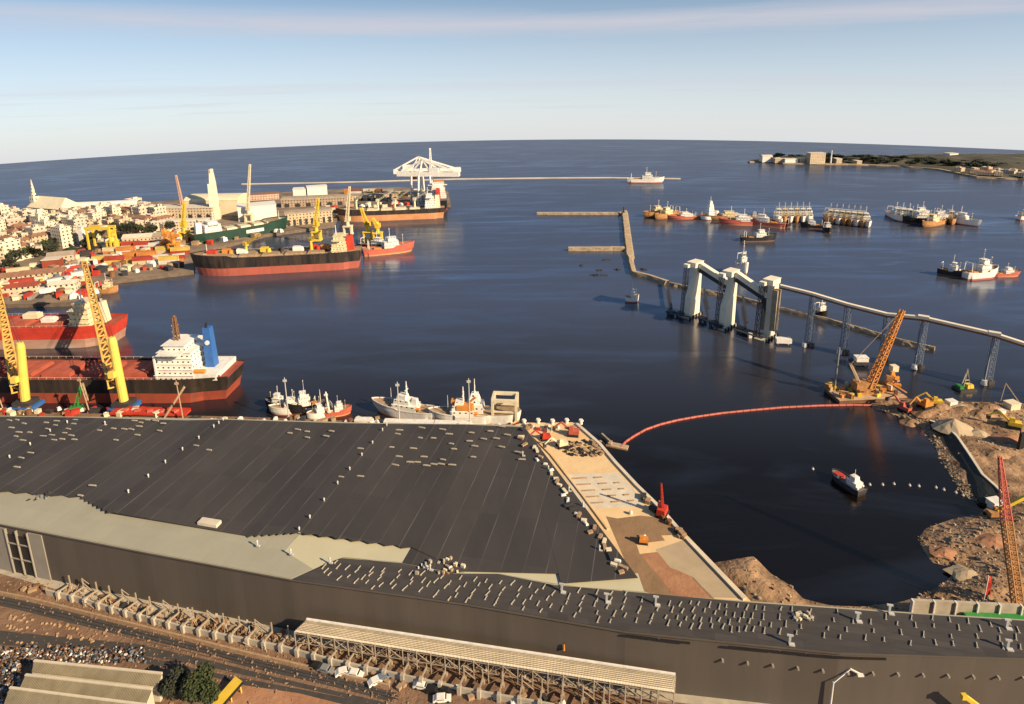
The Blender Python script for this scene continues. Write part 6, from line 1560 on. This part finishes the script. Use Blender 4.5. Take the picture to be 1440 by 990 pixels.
# white block wall and green strip
m = M(); p, q = P(1280, 860, 3), P(1432, 868, 3); bw = thing('block_wall', 'wall of large pale concrete panels between mud and low roof', 'wall', p, atan2((q - p).y, (q - p).x)); LL = (q - p).length
for i in range(5): M().box(LL * (i + .5) / 5, 0, -.5, LL / 5 - .15, .8, 4.6).build('panel', 'concrete', bw)
for i in range(6): M().box(LL * i / 5, -.3, -.5, .4, 1.2, 4.7).build('post', 'white_paint', bw)
m = M(); p, q = P(1357, 866, 4), P(1480, 870, 4); m.bar(p, q, 1.6, 1.0); m.bar(p + Vector((0, -1.2, -.3)), q + Vector((0, -1.2, -.3)), 1.2, .5); tag(wb(m, 'green_tarp', 'bright_green'), 'long bright green tarpaulin roll in front of the pale panel wall', 'tarpaulin')
b = eg(1383, 846, 0); t = thing('red_flag', 'tall narrow red banner on a pole in the mud', 'banner', b)
M().cyl((0, 0, 0), (0, 0, 10), .15, n=6).build('pole', 'white_paint', t)
m = M(); vs = []
for k in range(7):
    z = 3.5 + k * 1.05; x0_ = .15; wd = 1.6 * (1 - .09 * k); y = .25 * sin(k * 1.3); vs += [(x0_, 0, z), (x0_ + wd, y, z - .2), (x0_ + wd, y + .08, z - .2), (x0_, .08, z)]
fs = []
for k in range(6):
    for j in range(4): fs.append((k * 4 + j, k * 4 + (j + 1) % 4, (k + 1) * 4 + (j + 1) % 4, (k + 1) * 4 + j))
fs += [(3, 2, 1, 0), (24, 25, 26, 27)]; m.add(vs, fs).build('cloth', 'red_paint', t)
# dark mud rocks
rk = []
for s_ in range(3):
    m = M(); m.ball((0, 0, .3), 1.0, 8, .6); m.v = [(x * rnd.uniform(.75, 1.3), y * rnd.uniform(.75, 1.3), z * rnd.uniform(.7, 1.3)) for x, y, z in m.v]; rk.append(tag(m.build('boulder', ['dark_steel', 'old_stone', 'rock'][s_]), 'x', 'boulder'))
for i in range(70):
    px, py = rnd.choice(((1290 + rnd.uniform(0, 110), rnd.uniform(728, 792)), (1300 + rnd.uniform(0, 120), rnd.uniform(800, 850)), (1232 + rnd.uniform(0, 70), 566 + rnd.uniform(0, 22)), (1010 + rnd.uniform(0, 60), 800 + rnd.uniform(0, 40))))
    a = P(px, py, 2)
    if not inside(a.x, a.y, EXY): continue
    zone = 'on the dark mud by the right bank' if px > 1280 and py > 700 else 'on the rocky tip of the spit' if py < 620 else 'on the mud beside the pier'
    place(rk[i % 3], eg(px, py, -.2), rnd.uniform(0, 6), ['dark', 'brown', 'mottled'][i % 3] + ' boulder ' + zone, ['dark', 'brown', 'mottled'][i % 3] + ' boulders ' + zone, rnd.uniform(.4, 1.1))
m = M()
for i in range(2400):
    px, py = rnd.uniform(1000, 1445), rnd.uniform(562, 872); a = P(px, py, 2)
    if rnd.random() < .6: px = rnd.uniform(1285, 1445); a = P(px, rnd.choice((rnd.uniform(562, 640), rnd.uniform(725, 870))), 2)
    if not inside(a.x, a.y, EXY): continue
    z = sea(a.x, a.y) + earth_h(a.x, a.y); s_ = abs(rnd.gauss(0, .28)) + .12
    m.box(a.x, a.y, z - .08, s_ * rnd.uniform(1, 2.2), s_ * rnd.uniform(.8, 1.4), s_ * .8, rnd.uniform(0, 3), mi=rnd.choice((0, 0, 1, 2)), top=rnd.uniform(.4, .8))
tag(m.build('bank_rubble', ['rubble', 'old_stone', 'slab']), 'loose rubble and stones strewn over the earth banks around the basin', None, None, 'stuff')
# rock edging along the crest and toe of the bank
m = M()
for (x0_, y0_), (x1_, y1_) in zip([(1226, 570), (1272, 590), (1302, 607), (1327, 652), (1354, 696)], [(1272, 590), (1302, 607), (1327, 652), (1354, 696), (1384, 712)]):
    for i in range(70):
        t_ = rnd.random(); a = P(x0_ + (x1_ - x0_) * t_ + rnd.gauss(4, 4), y0_ + (y1_ - y0_) * t_ + rnd.gauss(0, 1.5), 0); z = sea(a.x, a.y) + earth_h(a.x, a.y); s_ = rnd.uniform(.25, .9)
        m.box(a.x, a.y, z - .15, s_ * 1.3, s_, s_ * .8, rnd.uniform(0, 3), mi=i % 2, top=.6)
tag(m.build('rock_edging', ['rock', 'old_stone']), 'small rocks edging the waterline of the basin bank', None, None, 'stuff')
for i, (px, py, s_) in enumerate(((1350, 574, 1.0), (1392, 574, 1.2), (1420, 618, 1.3), (1376, 610, 1.0), (1398, 640, .9), (1330, 770, .8), (1362, 800, 1.0), (1340, 828, .9), (1400, 762, 1.1))):
    b = eg(px, py, -.3); m = M(); n = 12; vs = [(0, 0, 1.7 * s_)]
    for r_, z in ((1.4, 1.25), (2.6, .7), (4.0, 0)):
        for j in range(n): a = 2 * pi * j / n; rr = r_ * s_ * rnd.uniform(.75, 1.25); vs.append((rr * cos(a) * 1.4, rr * sin(a), z * s_))
    fs = [(0, 1 + j, 1 + (j + 1) % n) for j in range(n)]
    for k in range(2): fs += [(1 + k * n + j, 1 + (k + 1) * n + j, 1 + (k + 1) * n + (j + 1) % n, 1 + k * n + (j + 1) % n) for j in range(n)]
    o = tag(m.add(vs, fs).build('spoil_heap', ('slab', 'earth', 'red_soil')[i % 3]), ('grey', 'brown', 'reddish')[i % 3] + ' spoil heap on the earth bank near the right edge', 'spoil heap', ('grey', 'brown', 'reddish')[i % 3] + ' spoil heaps on the earth bank'); o.location = b
# dark tie line of scaffold tubes in the work strip beside the footing wall
for i in range(22):
    px = 90 + i * 14.5 + rnd.uniform(-3, 3); py = 838 + i * 3.55 + rnd.uniform(-3, 3); p = P(px, py, 3.05)
    m = M()
    for k in range(3):
        a = rnd.uniform(0, 6.28); L2 = rnd.uniform(1.2, 2.6); h = rnd.uniform(1.0, 3.2); m.bar((0, 0, 0), (cos(a) * L2, sin(a) * L2, h), .14); m.bar((cos(a) * L2, sin(a) * L2, h), (cos(a + 1) * L2, sin(a + 1) * L2, 0), .14)
    o = tag(m.build('scaffold_frame', ('post_steel', 'timber')[i % 2]), ('grey', 'timber')[i % 2] + ' scaffold frame leaning in the work strip beside the footing wall', 'scaffold', ('grey', 'timber')[i % 2] + ' scaffold frames in the work strip'); o.location = p
# prototypes that were never placed would lie at the origin
for o in list(S.objects):
    if o.parent is None and o.get('label') == 'x':
        for c in list(o.children_recursive) + [o]: bpy.data.objects.remove(c, do_unlink=True)
